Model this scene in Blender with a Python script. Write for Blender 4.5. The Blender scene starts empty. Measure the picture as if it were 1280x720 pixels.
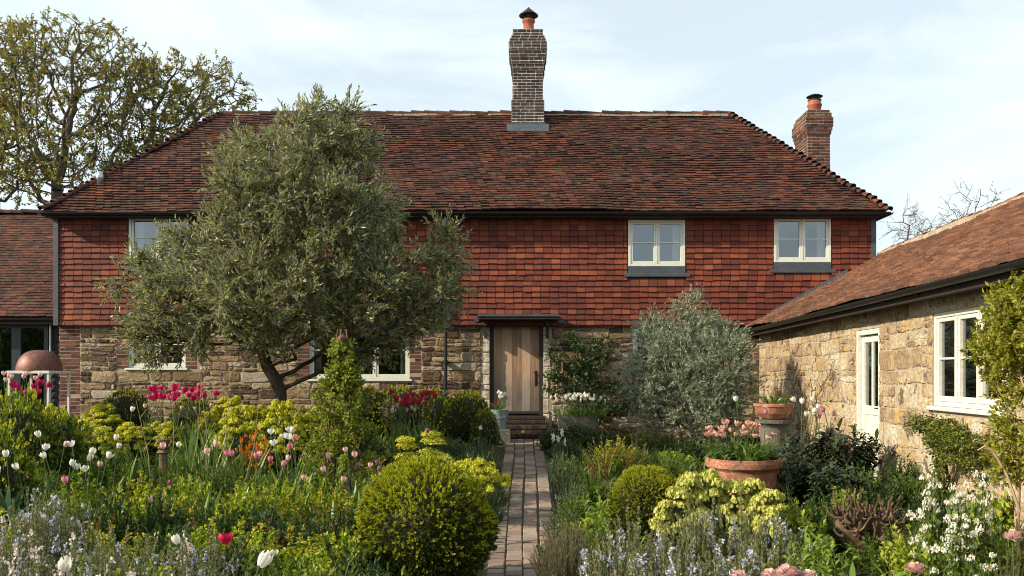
import bpy, math, random
import numpy as np
random.seed(7)
RNG = np.random.default_rng(11)
C = bpy.context.scene.collection
R = math.radians
# ------------------------------------------------------------------ camera, sky, sun, exposure
ZC, F = 2.1, 1062.0                      # eye height, focal length in photo pixels
VX, VY = 658.0, 468.0                    # where the view axis meets the photo
cam = bpy.data.objects.new('camera', bpy.data.cameras.new('camera')); C.objects.link(cam)
cam.location = (0, 0, ZC); cam.rotation_euler = (R(90), 0, 0)
cam.data.sensor_width = 36; cam.data.lens = F/1280*36
cam.data.shift_x = (640-VX)/1280; cam.data.shift_y = (VY-360)/1280
cam.data.clip_start = .05; cam.data.clip_end = 3000
bpy.context.scene.camera = cam
SUN = np.array([-.84, -.29, .50]); SUN /= np.linalg.norm(SUN)
W = bpy.data.worlds.new('World'); bpy.context.scene.world = W; W.use_nodes = True
nt = W.node_tree; nt.nodes.clear()
def N_(nt, t, **k):
    n = nt.nodes.new(t)
    for a, b in k.items():
        if a.startswith('i_'):
            key = a[2:].replace('_', ' ')
            n.inputs[key].default_value = b
        else: setattr(n, a, b)
    return n
sky = N_(nt, 'ShaderNodeTexSky', sky_type='NISHITA', sun_disc=False, sun_elevation=math.asin(SUN[2]),
         sun_rotation=math.atan2(SUN[0], SUN[1]) % (2*math.pi), air_density=1.0, dust_density=2.2, ozone_density=1.0)
tc = N_(nt, 'ShaderNodeTexCoord')
mp = N_(nt, 'ShaderNodeMapping'); mp.inputs['Scale'].default_value = (1.3, 1.3, 5.0); mp.inputs['Rotation'].default_value = (0, R(-14), 0)
cn = N_(nt, 'ShaderNodeTexNoise', i_Scale=2.2, i_Detail=7.0, i_Roughness=.58, i_Distortion=.6)
cr = N_(nt, 'ShaderNodeValToRGB'); cr.color_ramp.elements[0].position = .38; cr.color_ramp.elements[1].position = .72
cm = N_(nt, 'ShaderNodeMath', operation='MULTIPLY_ADD'); cm.inputs[1].default_value = .40; cm.inputs[2].default_value = .58
mx = N_(nt, 'ShaderNodeMix', data_type='RGBA'); mx.inputs['B'].default_value = (6.3, 7.05, 7.15, 1)
bg = N_(nt, 'ShaderNodeBackground'); bg.inputs['Strength'].default_value = .115
wo = N_(nt, 'ShaderNodeOutputWorld')
L = nt.links.new
L(tc.outputs['Generated'], mp.inputs['Vector']); L(mp.outputs[0], cn.inputs['Vector']); L(cn.outputs[0], cr.inputs[0]); L(cr.outputs[0], cm.inputs[0])
L(cm.outputs[0], mx.inputs['Factor']); L(sky.outputs[0], mx.inputs['A']); L(mx.outputs['Result'], bg.inputs[0]); L(bg.outputs[0], wo.inputs[0])
sl = bpy.data.lights.new('sun', 'SUN'); sl.energy = 5.0; sl.angle = R(.55); sl.color = (1, .85, .64)
so = bpy.data.objects.new('sun', sl); C.objects.link(so)
from mathutils import Vector
so.rotation_euler = Vector(SUN).to_track_quat('Z', 'Y').to_euler()
vs = bpy.context.scene.view_settings
bpy.context.scene.display_settings.display_device = 'sRGB'
vs.view_transform = 'Standard'; vs.look = 'None'; vs.gamma = 1; vs.use_curve_mapping = False; vs.exposure = 0.6
cy = bpy.context.scene.cycles
bpy.context.scene.render.engine = 'CYCLES'
cy.max_bounces = 6; cy.transparent_max_bounces = 8; cy.diffuse_bounces = 3; cy.glossy_bounces = 3; cy.transmission_bounces = 4
cy.use_denoising = True; cy.filter_width = 1.05; cy.pixel_filter_type = 'BLACKMAN_HARRIS'

# ------------------------------------------------------------------ helpers
def at(px, py, Y): return np.array([(px-VX)/F*Y, Y, ZC+(VY-py)/F*Y])
def ground(x, y):
    g = .76-.08*(17.3-np.minimum(y, 17.3)); g = np.maximum(g, .08)
    b = np.clip((np.abs(x+.03)-.6)/.7, 0, 1); g = g+.2*b*b*(3-2*b)*np.clip((17.5-y)/3, 0, 1)
    t = np.clip((x-2.4)/1.6, 0, 1); t = t*t*(3-2*t)
    gr = .55+.02*(np.clip(y, 6, 17)-8)
    k = np.clip((y-5)/4, 0, 1)
    g = g+(np.maximum(gr, g)-g)*t*k
    return g
class MB:
    def __init__(s): s.v = []; s.f = []; s.n = 0; s.m = []
    def add(s, V, Fq, mi=0):
        V = np.asarray(V, float).reshape(-1, 3); Fq = np.asarray(Fq, int).reshape(-1, 4)
        s.v.append(V); s.f.append(Fq+s.n); s.m.append(np.full(len(Fq), mi)); s.n += len(V)
    def build(s, name, mat, parent=None, smooth=False):
        V = np.concatenate(s.v) if s.v else np.zeros((0, 3)); Fq = np.concatenate(s.f) if s.f else np.zeros((0, 4), int)
        tri = Fq[:, 3] == Fq[:, 2]
        me = bpy.data.meshes.new(name); me.vertices.add(len(V)); me.vertices.foreach_set('co', V.astype(np.float32).ravel())
        cnt = np.where(tri, 3, 4); st = np.concatenate([[0], np.cumsum(cnt)[:-1]]) if len(cnt) else cnt
        mask = np.ones(Fq.shape, bool); mask[:, 3] = ~tri
        lo = Fq[mask]
        me.loops.add(len(lo)); me.loops.foreach_set('vertex_index', lo.astype(np.int32))
        me.polygons.add(len(Fq)); me.polygons.foreach_set('loop_start', st.astype(np.int32)); me.polygons.foreach_set('loop_total', cnt.astype(np.int32))
        mats = mat if isinstance(mat, (list, tuple)) else [mat]
        for m in mats: me.materials.append(m)
        if len(mats) > 1: me.polygons.foreach_set('material_index', np.concatenate(s.m).astype(np.int32))
        me.polygons.foreach_set('use_smooth', np.full(len(Fq), bool(smooth)))
        me.update(calc_edges=True); me.validate()
        o = bpy.data.objects.new(name, me); C.objects.link(o)
        if parent is not None: o.parent = parent
        return o
BOXF = [[0, 1, 3, 2], [4, 6, 7, 5], [0, 4, 5, 1], [2, 3, 7, 6], [0, 2, 6, 4], [1, 5, 7, 3]]
def box(mb, a, b, mi=0, O=None, A=None):
    a = np.array(a, float); b = np.array(b, float)
    V = np.array([[(a, b)[i][0], (a, b)[j][1], (a, b)[k][2]] for i in (0, 1) for j in (0, 1) for k in (0, 1)])
    if A is not None: V = V@np.array(A)
    if O is not None: V = V+np.array(O)
    mb.add(V, BOXF, mi)
def bbox(mb, a, b, e=.004, mi=0, O=None, A=None):
    """box with chamfered long edges facing out"""
    a = np.minimum(a, b).astype(float); b2 = np.maximum(np.array(a), np.array(b, float)); b = b2
    V = []
    for z, k in ((a[2], e), (a[2]+e, 0), (b[2]-e, 0), (b[2], e)):
        for x, y in ((a[0]+k, a[1]+k+e*0), (b[0]-k, a[1]+k), (b[0]-k, b[1]-k), (a[0]+k, b[1]-k)): V.append((x, y, z))
    Fs = [[3, 2, 1, 0], [12, 13, 14, 15]]
    for r in range(3):
        for i in range(4): j = (i+1) % 4; Fs.append([r*4+i, r*4+j, r*4+4+j, r*4+4+i])
    V = np.array(V)
    if A is not None: V = V@np.array(A)
    if O is not None: V = V+np.array(O)
    mb.add(V, Fs, mi)
def unit(a): return a/(np.linalg.norm(a, axis=-1, keepdims=True)+1e-9)
def tube(mb, pts, rad, k=6, mi=0, cap=True):
    pts = np.asarray(pts, float); n = len(pts); rad = np.broadcast_to(rad, (n,))
    T = unit(np.gradient(pts, axis=0)); up = np.array([0, 0, 1.]) if abs(T[0][2]) < .9 else np.array([1., 0, 0])
    V = []
    for i in range(n):
        s = unit(np.cross(T[i], up)); u = np.cross(s, T[i]); up = u
        a = np.arange(k)*2*math.pi/k
        V.append(pts[i]+rad[i]*(np.cos(a)[:, None]*s+np.sin(a)[:, None]*u))
    V = np.concatenate(V); Fs = []
    for i in range(n-1):
        for j in range(k): q = (j+1) % k; Fs.append([i*k+j, i*k+q, i*k+k+q, i*k+k+j])
    if cap:
        for b, c in ((0, 0), (n-1, n-1)):
            V = np.vstack([V, pts[c]]); ci = len(V)-1
            for j in range(k):
                q = (j+1) % k; Fs.append([ci, b*k+(q if b == 0 else j), b*k+(j if b == 0 else q), b*k+(j if b == 0 else q)])
    mb.add(V, Fs, mi)
def lathe(mb, prof, k=32, O=(0, 0, 0), mi=0, wob=0):
    prof = np.array(prof, float); a = np.arange(k)*2*math.pi/k
    V = np.concatenate([np.stack([r*np.cos(a)*(1+wob*np.sin(3*a)), r*np.sin(a), np.full(k, z)], 1) for r, z in prof])+np.array(O)
    Fs = []
    for i in range(len(prof)-1):
        for j in range(k): q = (j+1) % k; Fs.append([i*k+j, i*k+q, i*k+k+q, i*k+k+j])
    mb.add(V, Fs, mi)
def segs(mb, A, B, ra, rb, k=4, mi=0):
    """many independent tapered tube segments"""
    A = np.asarray(A, float); B = np.asarray(B, float); n = len(A)
    if n == 0: return
    T = unit(B-A); up = np.where(np.abs(T[:, 2:3]) < .9, np.array([[0, 0, 1.]]), np.array([[1., 0, 0]]))
    s = unit(np.cross(T, up)); u = np.cross(s, T); V = np.zeros((n, 2*k, 3))
    ra = np.broadcast_to(ra, (n,))[:, None]; rb = np.broadcast_to(rb, (n,))[:, None]
    for j in range(k):
        a = 2*math.pi*j/k; d = math.cos(a)*s+math.sin(a)*u
        V[:, j] = A+ra*d; V[:, k+j] = B+rb*d
    Fs = np.array([[j, (j+1) % k, k+(j+1) % k, k+j] for j in range(k)])
    mb.add(V.reshape(-1, 3), (Fs[None]+(np.arange(n)*2*k)[:, None, None]).reshape(-1, 4), mi)
def leaves(mb, P, D, L, Wd, fold=.25, rng=RNG, mi=0, up=None, wide=.45):
    n = len(P)
    if n == 0: return
    D = unit(D); Rr = rng.normal(size=(n, 3)) if up is None else np.broadcast_to(up, (n, 3))+rng.normal(size=(n, 3))*.35
    S = unit(np.cross(D, Rr)); Nn = np.cross(S, D)
    L = np.broadcast_to(L, (n,))[:, None]; Wd = np.broadcast_to(Wd, (n,))[:, None]
    V = np.stack([P, P+D*L*wide+S*Wd*.5+Nn*fold*Wd, P+D*L, P+D*L*wide-S*Wd*.5+Nn*fold*Wd], 1)
    mb.add(V.reshape(-1, 3), np.arange(4*n).reshape(-1, 4), mi)
def blades(mb, P, D, L, Wd, droop=.5, rng=RNG, mi=0, prof=(.55, 1, .75, .06), seg=3):
    n = len(P); D = unit(np.asarray(D, float)); L = np.broadcast_to(L, (n,))[:, None]; Wd = np.broadcast_to(Wd, (n,))[:, None]
    S = unit(np.cross(D, np.array([0, 0, 1.])+rng.normal(size=(n, 3))*.15)); V = []
    dr = np.broadcast_to(droop, (n,))[:, None]
    p = P.copy(); d = D.copy(); m = len(prof)
    for i in range(m):
        V += [p+S*Wd*.5*prof[i], p-S*Wd*.5*prof[i]]
        d = unit(d+np.array([0, 0, -1.])*dr/(m-1)*(.3+i*.8)); p = p+d*L/(m-1)
    V = np.stack(V, 1); k = 2*m
    Fs = np.array([[2*i, 2*i+1, 2*i+3, 2*i+2] for i in range(m-1)])
    mb.add(V.reshape(-1, 3), (Fs[None]+(np.arange(n)*k)[:, None, None]).reshape(-1, 4), mi)
def rdir(n, rng=RNG): return unit(rng.normal(size=(n, 3)))

# ------------------------------------------------------------------ tags
def setp(o, label=None, cat=None, group=None, kind=None):
    if label: o['label'] = label
    if cat: o['category'] = cat
    if group: o['group'] = group
    if kind: o['kind'] = kind
    return o
def empty(name, loc=(0, 0, 0), parent=None):
    o = bpy.data.objects.new(name, None); C.objects.link(o); o.location = tuple(float(q) for q in loc); o.empty_display_size = .1
    if parent is not None: o.parent = parent
    return o
def kids(o): return list(o.children)
def copy_tree(o, parent=None):
    ks = list(o.children)
    c = o.copy(); C.objects.link(c)
    if parent is not None: c.parent = parent
    for k in ks: copy_tree(k, c)
    return c

# ------------------------------------------------------------------ materials
def newmat(name):
    m = bpy.data.materials.new(name); m.use_nodes = True; t = m.node_tree; t.nodes.clear(); return m, t
def ramp(t, cols, interp='LINEAR'):
    r = N_(t, 'ShaderNodeValToRGB'); r.color_ramp.interpolation = interp; e = r.color_ramp.elements
    while len(e) < len(cols): e.new(.5)
    for i, (p, c) in enumerate(cols): e[i].position = p; e[i].color = (*c, 1)
    return r
def surf(name, cols, rough=.8, island=0., nscale=6., ndet=6., bump=.3, bscale=None, bdist=.01, spots=None, spotscale=14, spotlo=.66, spec=.3, metal=0., varamt=.35, stretch=None, interp='LINEAR', spots2=None):
    """base colour from a ramp driven by noise (+ per-piece random), with value variation, optional spot colour, bump"""
    m, t = newmat(name); l = t.links.new
    tcn = N_(t, 'ShaderNodeTexCoord'); mpn = N_(t, 'ShaderNodeMapping')
    if stretch: mpn.inputs['Scale'].default_value = stretch
    l(tcn.outputs['Object'], mpn.inputs['Vector'])
    no = N_(t, 'ShaderNodeTexNoise', i_Scale=nscale, i_Detail=ndet, i_Roughness=.6); l(mpn.outputs[0], no.inputs['Vector'])
    rp = ramp(t, cols, interp)
    if island > 0:
        g = N_(t, 'ShaderNodeNewGeometry'); a = N_(t, 'ShaderNodeMix', data_type='FLOAT'); a.inputs['Factor'].default_value = island
        st = N_(t, 'ShaderNodeMapRange'); st.inputs['From Min'].default_value = .25; st.inputs['From Max'].default_value = .75
        l(no.outputs[0], st.inputs[0]); l(st.outputs[0], a.inputs['A']); l(g.outputs['Random Per Island'], a.inputs['B']); l(a.outputs[0], rp.inputs[0])
    else:
        st = N_(t, 'ShaderNodeMapRange'); st.inputs['From Min'].default_value = .25; st.inputs['From Max'].default_value = .75
        l(no.outputs[0], st.inputs[0]); l(st.outputs[0], rp.inputs[0])
    col = rp.outputs[0]
    n2 = N_(t, 'ShaderNodeTexNoise', i_Scale=bscale or nscale*5, i_Detail=6., i_Roughness=.65); l(mpn.outputs[0], n2.inputs['Vector'])
    vr = N_(t, 'ShaderNodeMapRange'); vr.inputs['From Min'].default_value = .3; vr.inputs['From Max'].default_value = .7
    vr.inputs['To Min'].default_value = 1-varamt; vr.inputs['To Max'].default_value = 1+varamt*.6; l(n2.outputs[0], vr.inputs[0])
    hs = N_(t, 'ShaderNodeHueSaturation'); l(col, hs.inputs['Color']); l(vr.outputs[0], hs.inputs['Value']); col = hs.outputs[0]
    for sp_, off in ((spots, 0), (spots2, 7.3)):
        if not sp_: continue
        m3 = N_(t, 'ShaderNodeMapping'); m3.inputs['Location'].default_value = (off, off, off); l(tcn.outputs['Object'], m3.inputs[0])
        n3 = N_(t, 'ShaderNodeTexNoise', i_Scale=spotscale, i_Detail=4., i_Roughness=.6); l(m3.outputs[0], n3.inputs['Vector'])
        mr = N_(t, 'ShaderNodeMapRange'); mr.inputs['From Min'].default_value = spotlo; mr.inputs['From Max'].default_value = spotlo+.06; l(n3.outputs[0], mr.inputs[0])
        mm = N_(t, 'ShaderNodeMix', data_type='RGBA'); mm.inputs['B'].default_value = (*sp_, 1); l(mr.outputs[0], mm.inputs['Factor']); l(col, mm.inputs['A']); col = mm.outputs['Result']
    b = N_(t, 'ShaderNodeBsdfPrincipled', i_Roughness=rough, i_Metallic=metal); b.inputs['Specular IOR Level'].default_value = spec
    l(col, b.inputs['Base Color'])
    if bump > 0:
        bn = N_(t, 'ShaderNodeBump', i_Strength=bump, i_Distance=bdist); l(n2.outputs[0], bn.inputs['Height']); l(bn.outputs[0], b.inputs['Normal'])
    o = N_(t, 'ShaderNodeOutputMaterial'); l(b.outputs[0], o.inputs[0]); return m
def leafmat(name, cols, trans=.35, rough=.5, spec=.35, back=None):
    m, t = newmat(name); l = t.links.new
    g = N_(t, 'ShaderNodeNewGeometry'); oi = N_(t, 'ShaderNodeObjectInfo')
    ad = N_(t, 'ShaderNodeMath', operation='MULTIPLY_ADD'); ad.inputs[1].default_value = .16; ad.inputs[2].default_value = -.08
    l(oi.outputs['Random'], ad.inputs[0]); a2 = N_(t, 'ShaderNodeMath', operation='ADD', use_clamp=True); l(ad.outputs[0], a2.inputs[0]); l(g.outputs['Random Per Island'], a2.inputs[1])
    rp = ramp(t, cols); l(a2.outputs[0], rp.inputs[0]); col = rp.outputs[0]
    if back:
        mm = N_(t, 'ShaderNodeMix', data_type='RGBA'); mm.inputs['B'].default_value = (*back, 1); l(g.outputs['Backfacing'], mm.inputs['Factor']); l(col, mm.inputs['A']); col = mm.outputs['Result']
    b = N_(t, 'ShaderNodeBsdfPrincipled', i_Roughness=rough); b.inputs['Specular IOR Level'].default_value = spec; l(col, b.inputs['Base Color'])
    tr = N_(t, 'ShaderNodeBsdfTranslucent'); hs = N_(t, 'ShaderNodeHueSaturation', i_Saturation=1.1, i_Value=1.15); l(col, hs.inputs['Color']); l(hs.outputs[0], tr.inputs['Color'])
    ms = N_(t, 'ShaderNodeMixShader'); ms.inputs[0].default_value = trans; l(b.outputs[0], ms.inputs[1]); l(tr.outputs[0], ms.inputs[2])
    o = N_(t, 'ShaderNodeOutputMaterial'); l(ms.outputs[0], o.inputs[0]); return m
def plain(name, c, rough=.6, metal=0., bump=.15, var=.15, nscale=8., spec=.4, bscale=None):
    c2 = tuple(q*(1-var) for q in c); return surf(name, [(0., c2), (1., c)], rough=rough, metal=metal, bump=bump, nscale=nscale, varamt=var, spec=spec, bdist=.004, bscale=bscale)
M = {}
M['soil'] = surf('soil', [(0, (.03, .02, .012)), (.6, (.07, .05, .03)), (1, (.10, .075, .045))], nscale=3, bump=.9, bscale=30, bdist=.03)
M['grass'] = surf('lawn', [(0, (.04, .06, .015)), (1, (.09, .12, .03))], nscale=2, bump=.8, bscale=60, bdist=.03)
M['pathbrick'] = surf('path_brick', [(0, (.10, .07, .055)), (.35, (.20, .145, .115)), (.7, (.27, .20, .16)), (1, (.36, .30, .24))], island=.7, nscale=9, bump=.6, bscale=70, bdist=.006, spots=(.10, .11, .06), spotscale=9, spotlo=.60, rough=.9)
M['moss'] = surf('joint_moss', [(0, (.03, .03, .015)), (1, (.07, .08, .03))], nscale=12, bump=.6, bscale=90)
M['tile'] = surf('hung_tile', [(0, (.04, .02, .018)), (.10, (.075, .024, .018)), (.3, (.115, .028, .018)), (.68, (.175, .042, .022)), (.88, (.25, .072, .03)), (1, (.33, .125, .05))], island=.62, nscale=1.1, bump=.35, bscale=60, bdist=.004, rough=.75, varamt=.28, spots=(.30, .26, .2), spotscale=26, spotlo=.735, spots2=(.06, .035, .03))
M['roof'] = surf('roof_tile', [(0, (.018, .012, .011)), (.3, (.040, .017, .013)), (.6, (.085, .028, .018)), (.85, (.14, .045, .023)), (1, (.27, .10, .038))], island=.55, nscale=.9, ndet=8, bump=.4, bscale=50, bdist=.005, rough=.85, varamt=.4, spots=(.055, .05, .025), spotscale=5, spotlo=.58, spots2=(.018, .013, .012))
M['roof2'] = surf('wing_tile', [(0, (.08, .05, .04)), (.35, (.16, .08, .055)), (.7, (.25, .125, .08)), (1, (.35, .20, .12))], island=.6, nscale=1.1, bump=.45, bscale=50, bdist=.005, rough=.85, varamt=.35, spots=(.12, .10, .06), spotscale=5, spotlo=.62)
M['stone'] = surf('sandstone', [(0, (.045, .025, .018)), (.2, (.085, .052, .033)), (.4, (.155, .098, .055)), (.58, (.25, .175, .095)), (.76, (.34, .26, .155)), (.9, (.38, .33, .24)), (1, (.50, .47, .40))], island=.8, nscale=3.5, bump=.9, bscale=26, bdist=.018, rough=.92, varamt=.45, spots=(.52, .50, .44), spotscale=7, spotlo=.68, spots2=(.05, .04, .03))
M['stone2'] = surf('pale_sandstone', [(0, (.15, .10, .065)), (.25, (.26, .185, .115)), (.5, (.37, .29, .185)), (.75, (.43, .38, .28)), (1, (.52, .49, .42))], island=.55, nscale=3.2, bump=1., bscale=22, bdist=.015, rough=.92, varamt=.5, spots=(.11, .08, .06), spotscale=4.2, spotlo=.57, spots2=(.38, .26, .11))
M['mortar'] = surf('lime_mortar', [(0, (.26, .21, .15)), (1, (.46, .40, .31))], nscale=6, bump=.8, bscale=70, bdist=.008, rough=.95)
M['mortar2'] = surf('white_mortar', [(0, (.50, .48, .44)), (1, (.80, .78, .74))], nscale=9, bump=.4, bscale=70, bdist=.004, rough=.95)
M['brickred'] = surf('red_brick', [(0, (.035, .02, .018)), (.4, (.085, .036, .028)), (.8, (.15, .06, .042)), (1, (.21, .10, .07))], island=.8, nscale=8, bump=.5, bscale=80, bdist=.004, rough=.85)
M['brickdark'] = surf('dark_brick', [(0, (.020, .014, .014)), (.5, (.045, .029, .026)), (.85, (.08, .045, .034)), (1, (.12, .07, .045))], island=.8, nscale=8, bump=.5, bscale=80, bdist=.004, rough=.85, spots=(.22, .15, .05), spotscale=2.5, spotlo=.62)
M['whitewash'] = surf('limewash', [(0, (.22, .14, .09)), (.4, (.42, .35, .27)), (.6, (.62, .58, .50)), (1, (.72, .70, .64))], nscale=12, bump=.8, bscale=40, bdist=.008, rough=.95)
M['frame'] = plain('window_paint', (.68, .71, .62), rough=.5, var=.12, bump=.08, nscale=12)
M['framew'] = plain('white_paint', (.70, .70, .62), rough=.55, var=.22, bump=.08, nscale=12)
M['lead'] = plain('lead', (.075, .09, .11), rough=.55, var=.35, nscale=5, bump=.3)
M['gutter'] = plain('black_iron', (.012, .012, .013), rough=.45, var=.3)
M['timber'] = plain('dark_timber', (.035, .026, .022), rough=.7, var=.4)
M['board'] = surf('black_weatherboard', [(0, (.012, .012, .014)), (1, (.03, .03, .034))], nscale=4, stretch=(.3, 1, 8), bump=.4, rough=.7)
M['slatepaint'] = plain('slate_blue_paint', (.018, .035, .045), rough=.4, var=.2)
M['terracotta'] = surf('terracotta', [(0, (.20, .09, .06)), (.5, (.33, .145, .09)), (.8, (.40, .20, .13)), (1, (.46, .33, .25))], nscale=5, bump=.6, bscale=40, bdist=.005, rough=.85, spots=(.42, .35, .28), spotscale=7, spotlo=.60, varamt=.5, spots2=(.13, .10, .06))
M['pottery'] = surf('chimney_pot_clay', [(0, (.20, .06, .035)), (1, (.36, .12, .07))], nscale=5, bump=.3, rough=.8)
M['zinc'] = surf('galvanised', [(0, (.22, .30, .33)), (1, (.40, .48, .50))], nscale=9, bump=.2, rough=.5, metal=.35, varamt=.25)
M['steel'] = plain('flue_steel', (.45, .52, .56), rough=.35, metal=.7, var=.1)
M['copper'] = surf('aged_copper', [(0, (.11, .05, .04)), (.6, (.19, .085, .068)), (1, (.27, .16, .13))], nscale=4, bump=.2, rough=.5, metal=.45, varamt=.4)
M['curtain'] = plain('curtain', (.62, .60, .56), rough=.9, var=.1)
M['room'] = plain('dark_room_lining', (.05, .048, .045), rough=.9, var=.2)  # near-black lining stands in for the shade of the unlit rooms
M['blue'] = plain('blue_glaze', (.01, .12, .30), rough=.3)
M['bark'] = surf('bark', [(0, (.025, .019, .014)), (1, (.10, .08, .06))], nscale=6, stretch=(1, 1, .3), bump=.8, bscale=30, bdist=.02, rough=.95)
M['bark2'] = surf('oak_bark', [(0, (.05, .04, .03)), (1, (.16, .13, .10))], nscale=3, stretch=(1, 1, .3), bump=.8, bscale=20, bdist=.03, rough=.95, spots=(.12, .13, .05), spotscale=1.5, spotlo=.55)
M['twig'] = plain('twig', (.10, .06, .04), rough=.85, var=.4)
M['stemg'] = plain('green_stem', (.08, .12, .035), rough=.6, var=.3)
M['stemr'] = plain('red_stem', (.16, .07, .04), rough=.6, var=.3)
M['cane'] = plain('pale_cane', (.42, .33, .20), rough=.7, var=.2)
M['stump'] = surf('stump_bark', [(0, (.035, .024, .016)), (.6, (.13, .085, .055)), (1, (.30, .21, .13))], nscale=7, bump=.8, bscale=30, bdist=.01, rough=.9)
M['stonegrey'] = surf('pedestal_stone', [(0, (.06, .06, .05)), (1, (.17, .16, .13))], nscale=6, bump=.6, rough=.9, spots=(.4, .4, .34), spotscale=9, spotlo=.66)
# door: long grain, greyer and darker towards the foot
def doormat():
    m, t = newmat('oak_door'); l = t.links.new
    tcn = N_(t, 'ShaderNodeTexCoord'); mpn = N_(t, 'ShaderNodeMapping'); mpn.inputs['Scale'].default_value = (9, 9, .7); l(tcn.outputs['Object'], mpn.inputs[0])
    no = N_(t, 'ShaderNodeTexNoise', i_Scale=3., i_Detail=10., i_Roughness=.7, i_Distortion=.4); l(mpn.outputs[0], no.inputs[0])
    g = N_(t, 'ShaderNodeNewGeometry'); mixf = N_(t, 'ShaderNodeMix', data_type='FLOAT'); mixf.inputs[0].default_value = .3; l(no.outputs[0], mixf.inputs['A']); l(g.outputs['Random Per Island'], mixf.inputs['B'])
    r1 = ramp(t, [(.25, (.16, .10, .065)), (.5, (.36, .235, .155)), (.75, (.52, .37, .26))]); l(mixf.outputs[0], r1.inputs[0])
    r2 = ramp(t, [(.25, (.07, .058, .052)), (.5, (.16, .135, .12)), (.75, (.29, .26, .235))]); l(mixf.outputs[0], r2.inputs[0])
    sx = N_(t, 'ShaderNodeSeparateXYZ'); l(tcn.outputs['Object'], sx.inputs[0])
    n2 = N_(t, 'ShaderNodeTexNoise', i_Scale=3., i_Detail=5.); l(tcn.outputs['Object'], n2.inputs[0])
    ma = N_(t, 'ShaderNodeMath', operation='MULTIPLY_ADD'); ma.inputs[1].default_value = .9; l(n2.outputs[0], ma.inputs[0]); l(sx.outputs['Z'], ma.inputs[2])
    mr = N_(t, 'ShaderNodeMapRange'); mr.inputs['From Min'].default_value = 1.9; mr.inputs['From Max'].default_value = 2.75; l(ma.outputs[0], mr.inputs[0])
    mx = N_(t, 'ShaderNodeMix', data_type='RGBA'); l(mr.outputs[0], mx.inputs['Factor']); l(r2.outputs[0], mx.inputs['A']); l(r1.outputs[0], mx.inputs['B'])
    b = N_(t, 'ShaderNodeBsdfPrincipled', i_Roughness=.75); b.inputs['Specular IOR Level'].default_value = .2; l(mx.outputs['Result'], b.inputs['Base Color'])
    bn = N_(t, 'ShaderNodeBump', i_Strength=.5, i_Distance=.006); l(no.outputs[0], bn.inputs['Height']); l(bn.outputs[0], b.inputs['Normal'])
    o = N_(t, 'ShaderNodeOutputMaterial'); l(b.outputs[0], o.inputs[0]); return m
M['door'] = doormat()
def glassmat():
    m, t = newmat('window_glass'); l = t.links.new
    a = N_(t, 'ShaderNodeBsdfTransparent'); a.inputs[0].default_value = (.75, .8, .8, 1)
    b = N_(t, 'ShaderNodeBsdfGlossy', i_Roughness=.02); b.inputs[0].default_value = (.85, .92, 1, 1)
    lw = N_(t, 'ShaderNodeLayerWeight', i_Blend=.35); ma = N_(t, 'ShaderNodeMath', operation='MULTIPLY_ADD', use_clamp=True); ma.inputs[1].default_value = .7; ma.inputs[2].default_value = .18
    l(lw.outputs['Fresnel'], ma.inputs[0])
    no = N_(t, 'ShaderNodeTexNoise', i_Scale=2.5, i_Detail=1.); bn = N_(t, 'ShaderNodeBump', i_Strength=.12, i_Distance=.02)
    tcn = N_(t, 'ShaderNodeTexCoord'); l(tcn.outputs['Object'], no.inputs[0]); l(no.outputs[0], bn.inputs['Height']); l(bn.outputs[0], b.inputs['Normal'])
    ms = N_(t, 'ShaderNodeMixShader'); l(ma.outputs[0], ms.inputs[0]); l(a.outputs[0], ms.inputs[1]); l(b.outputs[0], ms.inputs[2])
    o = N_(t, 'ShaderNodeOutputMaterial'); l(ms.outputs[0], o.inputs[0]); return m
M['glass'] = glassmat()
G = lambda *a: [(i/(len(a)-1), c) for i, c in enumerate(a)]
M['olive'] = leafmat('olive_leaf', G((.05, .065, .015), (.12, .135, .028), (.24, .245, .055), (.40, .39, .14)), trans=.35, rough=.38, spec=.5, back=(.26, .28, .18))
M['oak'] = leafmat('oak_leaf', G((.13, .12, .03), (.24, .22, .045), (.37, .33, .07)), trans=.5)
M['box'] = leafmat('box_leaf', G((.025, .042, .008), (.055, .08, .012), (.12, .15, .02)), trans=.25, rough=.4, spec=.4)
M['boxtip'] = leafmat('box_tip_leaf', G((.14, .17, .02), (.26, .29, .03), (.34, .36, .04)), trans=.4)
M['boxnew'] = leafmat('box_new_leaf', G((.22, .25, .02), (.36, .38, .03), (.46, .47, .05)), trans=.4)
M['lime'] = leafmat('euphorbia_bract', G((.38, .40, .02), (.52, .52, .04), (.62, .60, .08)), trans=.35, rough=.6)
M['limepale'] = leafmat('pale_bract', G((.34, .37, .06), (.46, .48, .10), (.62, .60, .24)), trans=.3, rough=.6)
M['bluegreen'] = leafmat('bluegreen_leaf', G((.04, .065, .035), (.07, .10, .055), (.11, .15, .08)), trans=.2)
M['green'] = leafmat('green_leaf', G((.05, .09, .015), (.10, .16, .025), (.19, .25, .04)), trans=.35)
M['darkgreen'] = leafmat('dark_leaf', G((.02, .045, .012), (.04, .075, .02), (.08, .12, .03)), trans=.2, rough=.4)
M['peonyleaf'] = leafmat('peony_leaf', G((.06, .03, .018), (.03, .06, .025), (.05, .10, .04)), trans=.2, rough=.35, spec=.5)
M['wallgreen'] = leafmat('wall_shrub_leaf', G((.05, .07, .012), (.11, .14, .02), (.26, .28, .04)), trans=.35)
M['leafy'] = leafmat('broad_green_leaf', G((.08, .14, .015), (.20, .29, .03), (.36, .43, .05), (.48, .48, .08)), trans=.45)
M['rose'] = leafmat('rose_leaf', G((.08, .13, .015), (.22, .28, .02), (.40, .42, .035), (.52, .44, .06)), trans=.4)
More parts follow.
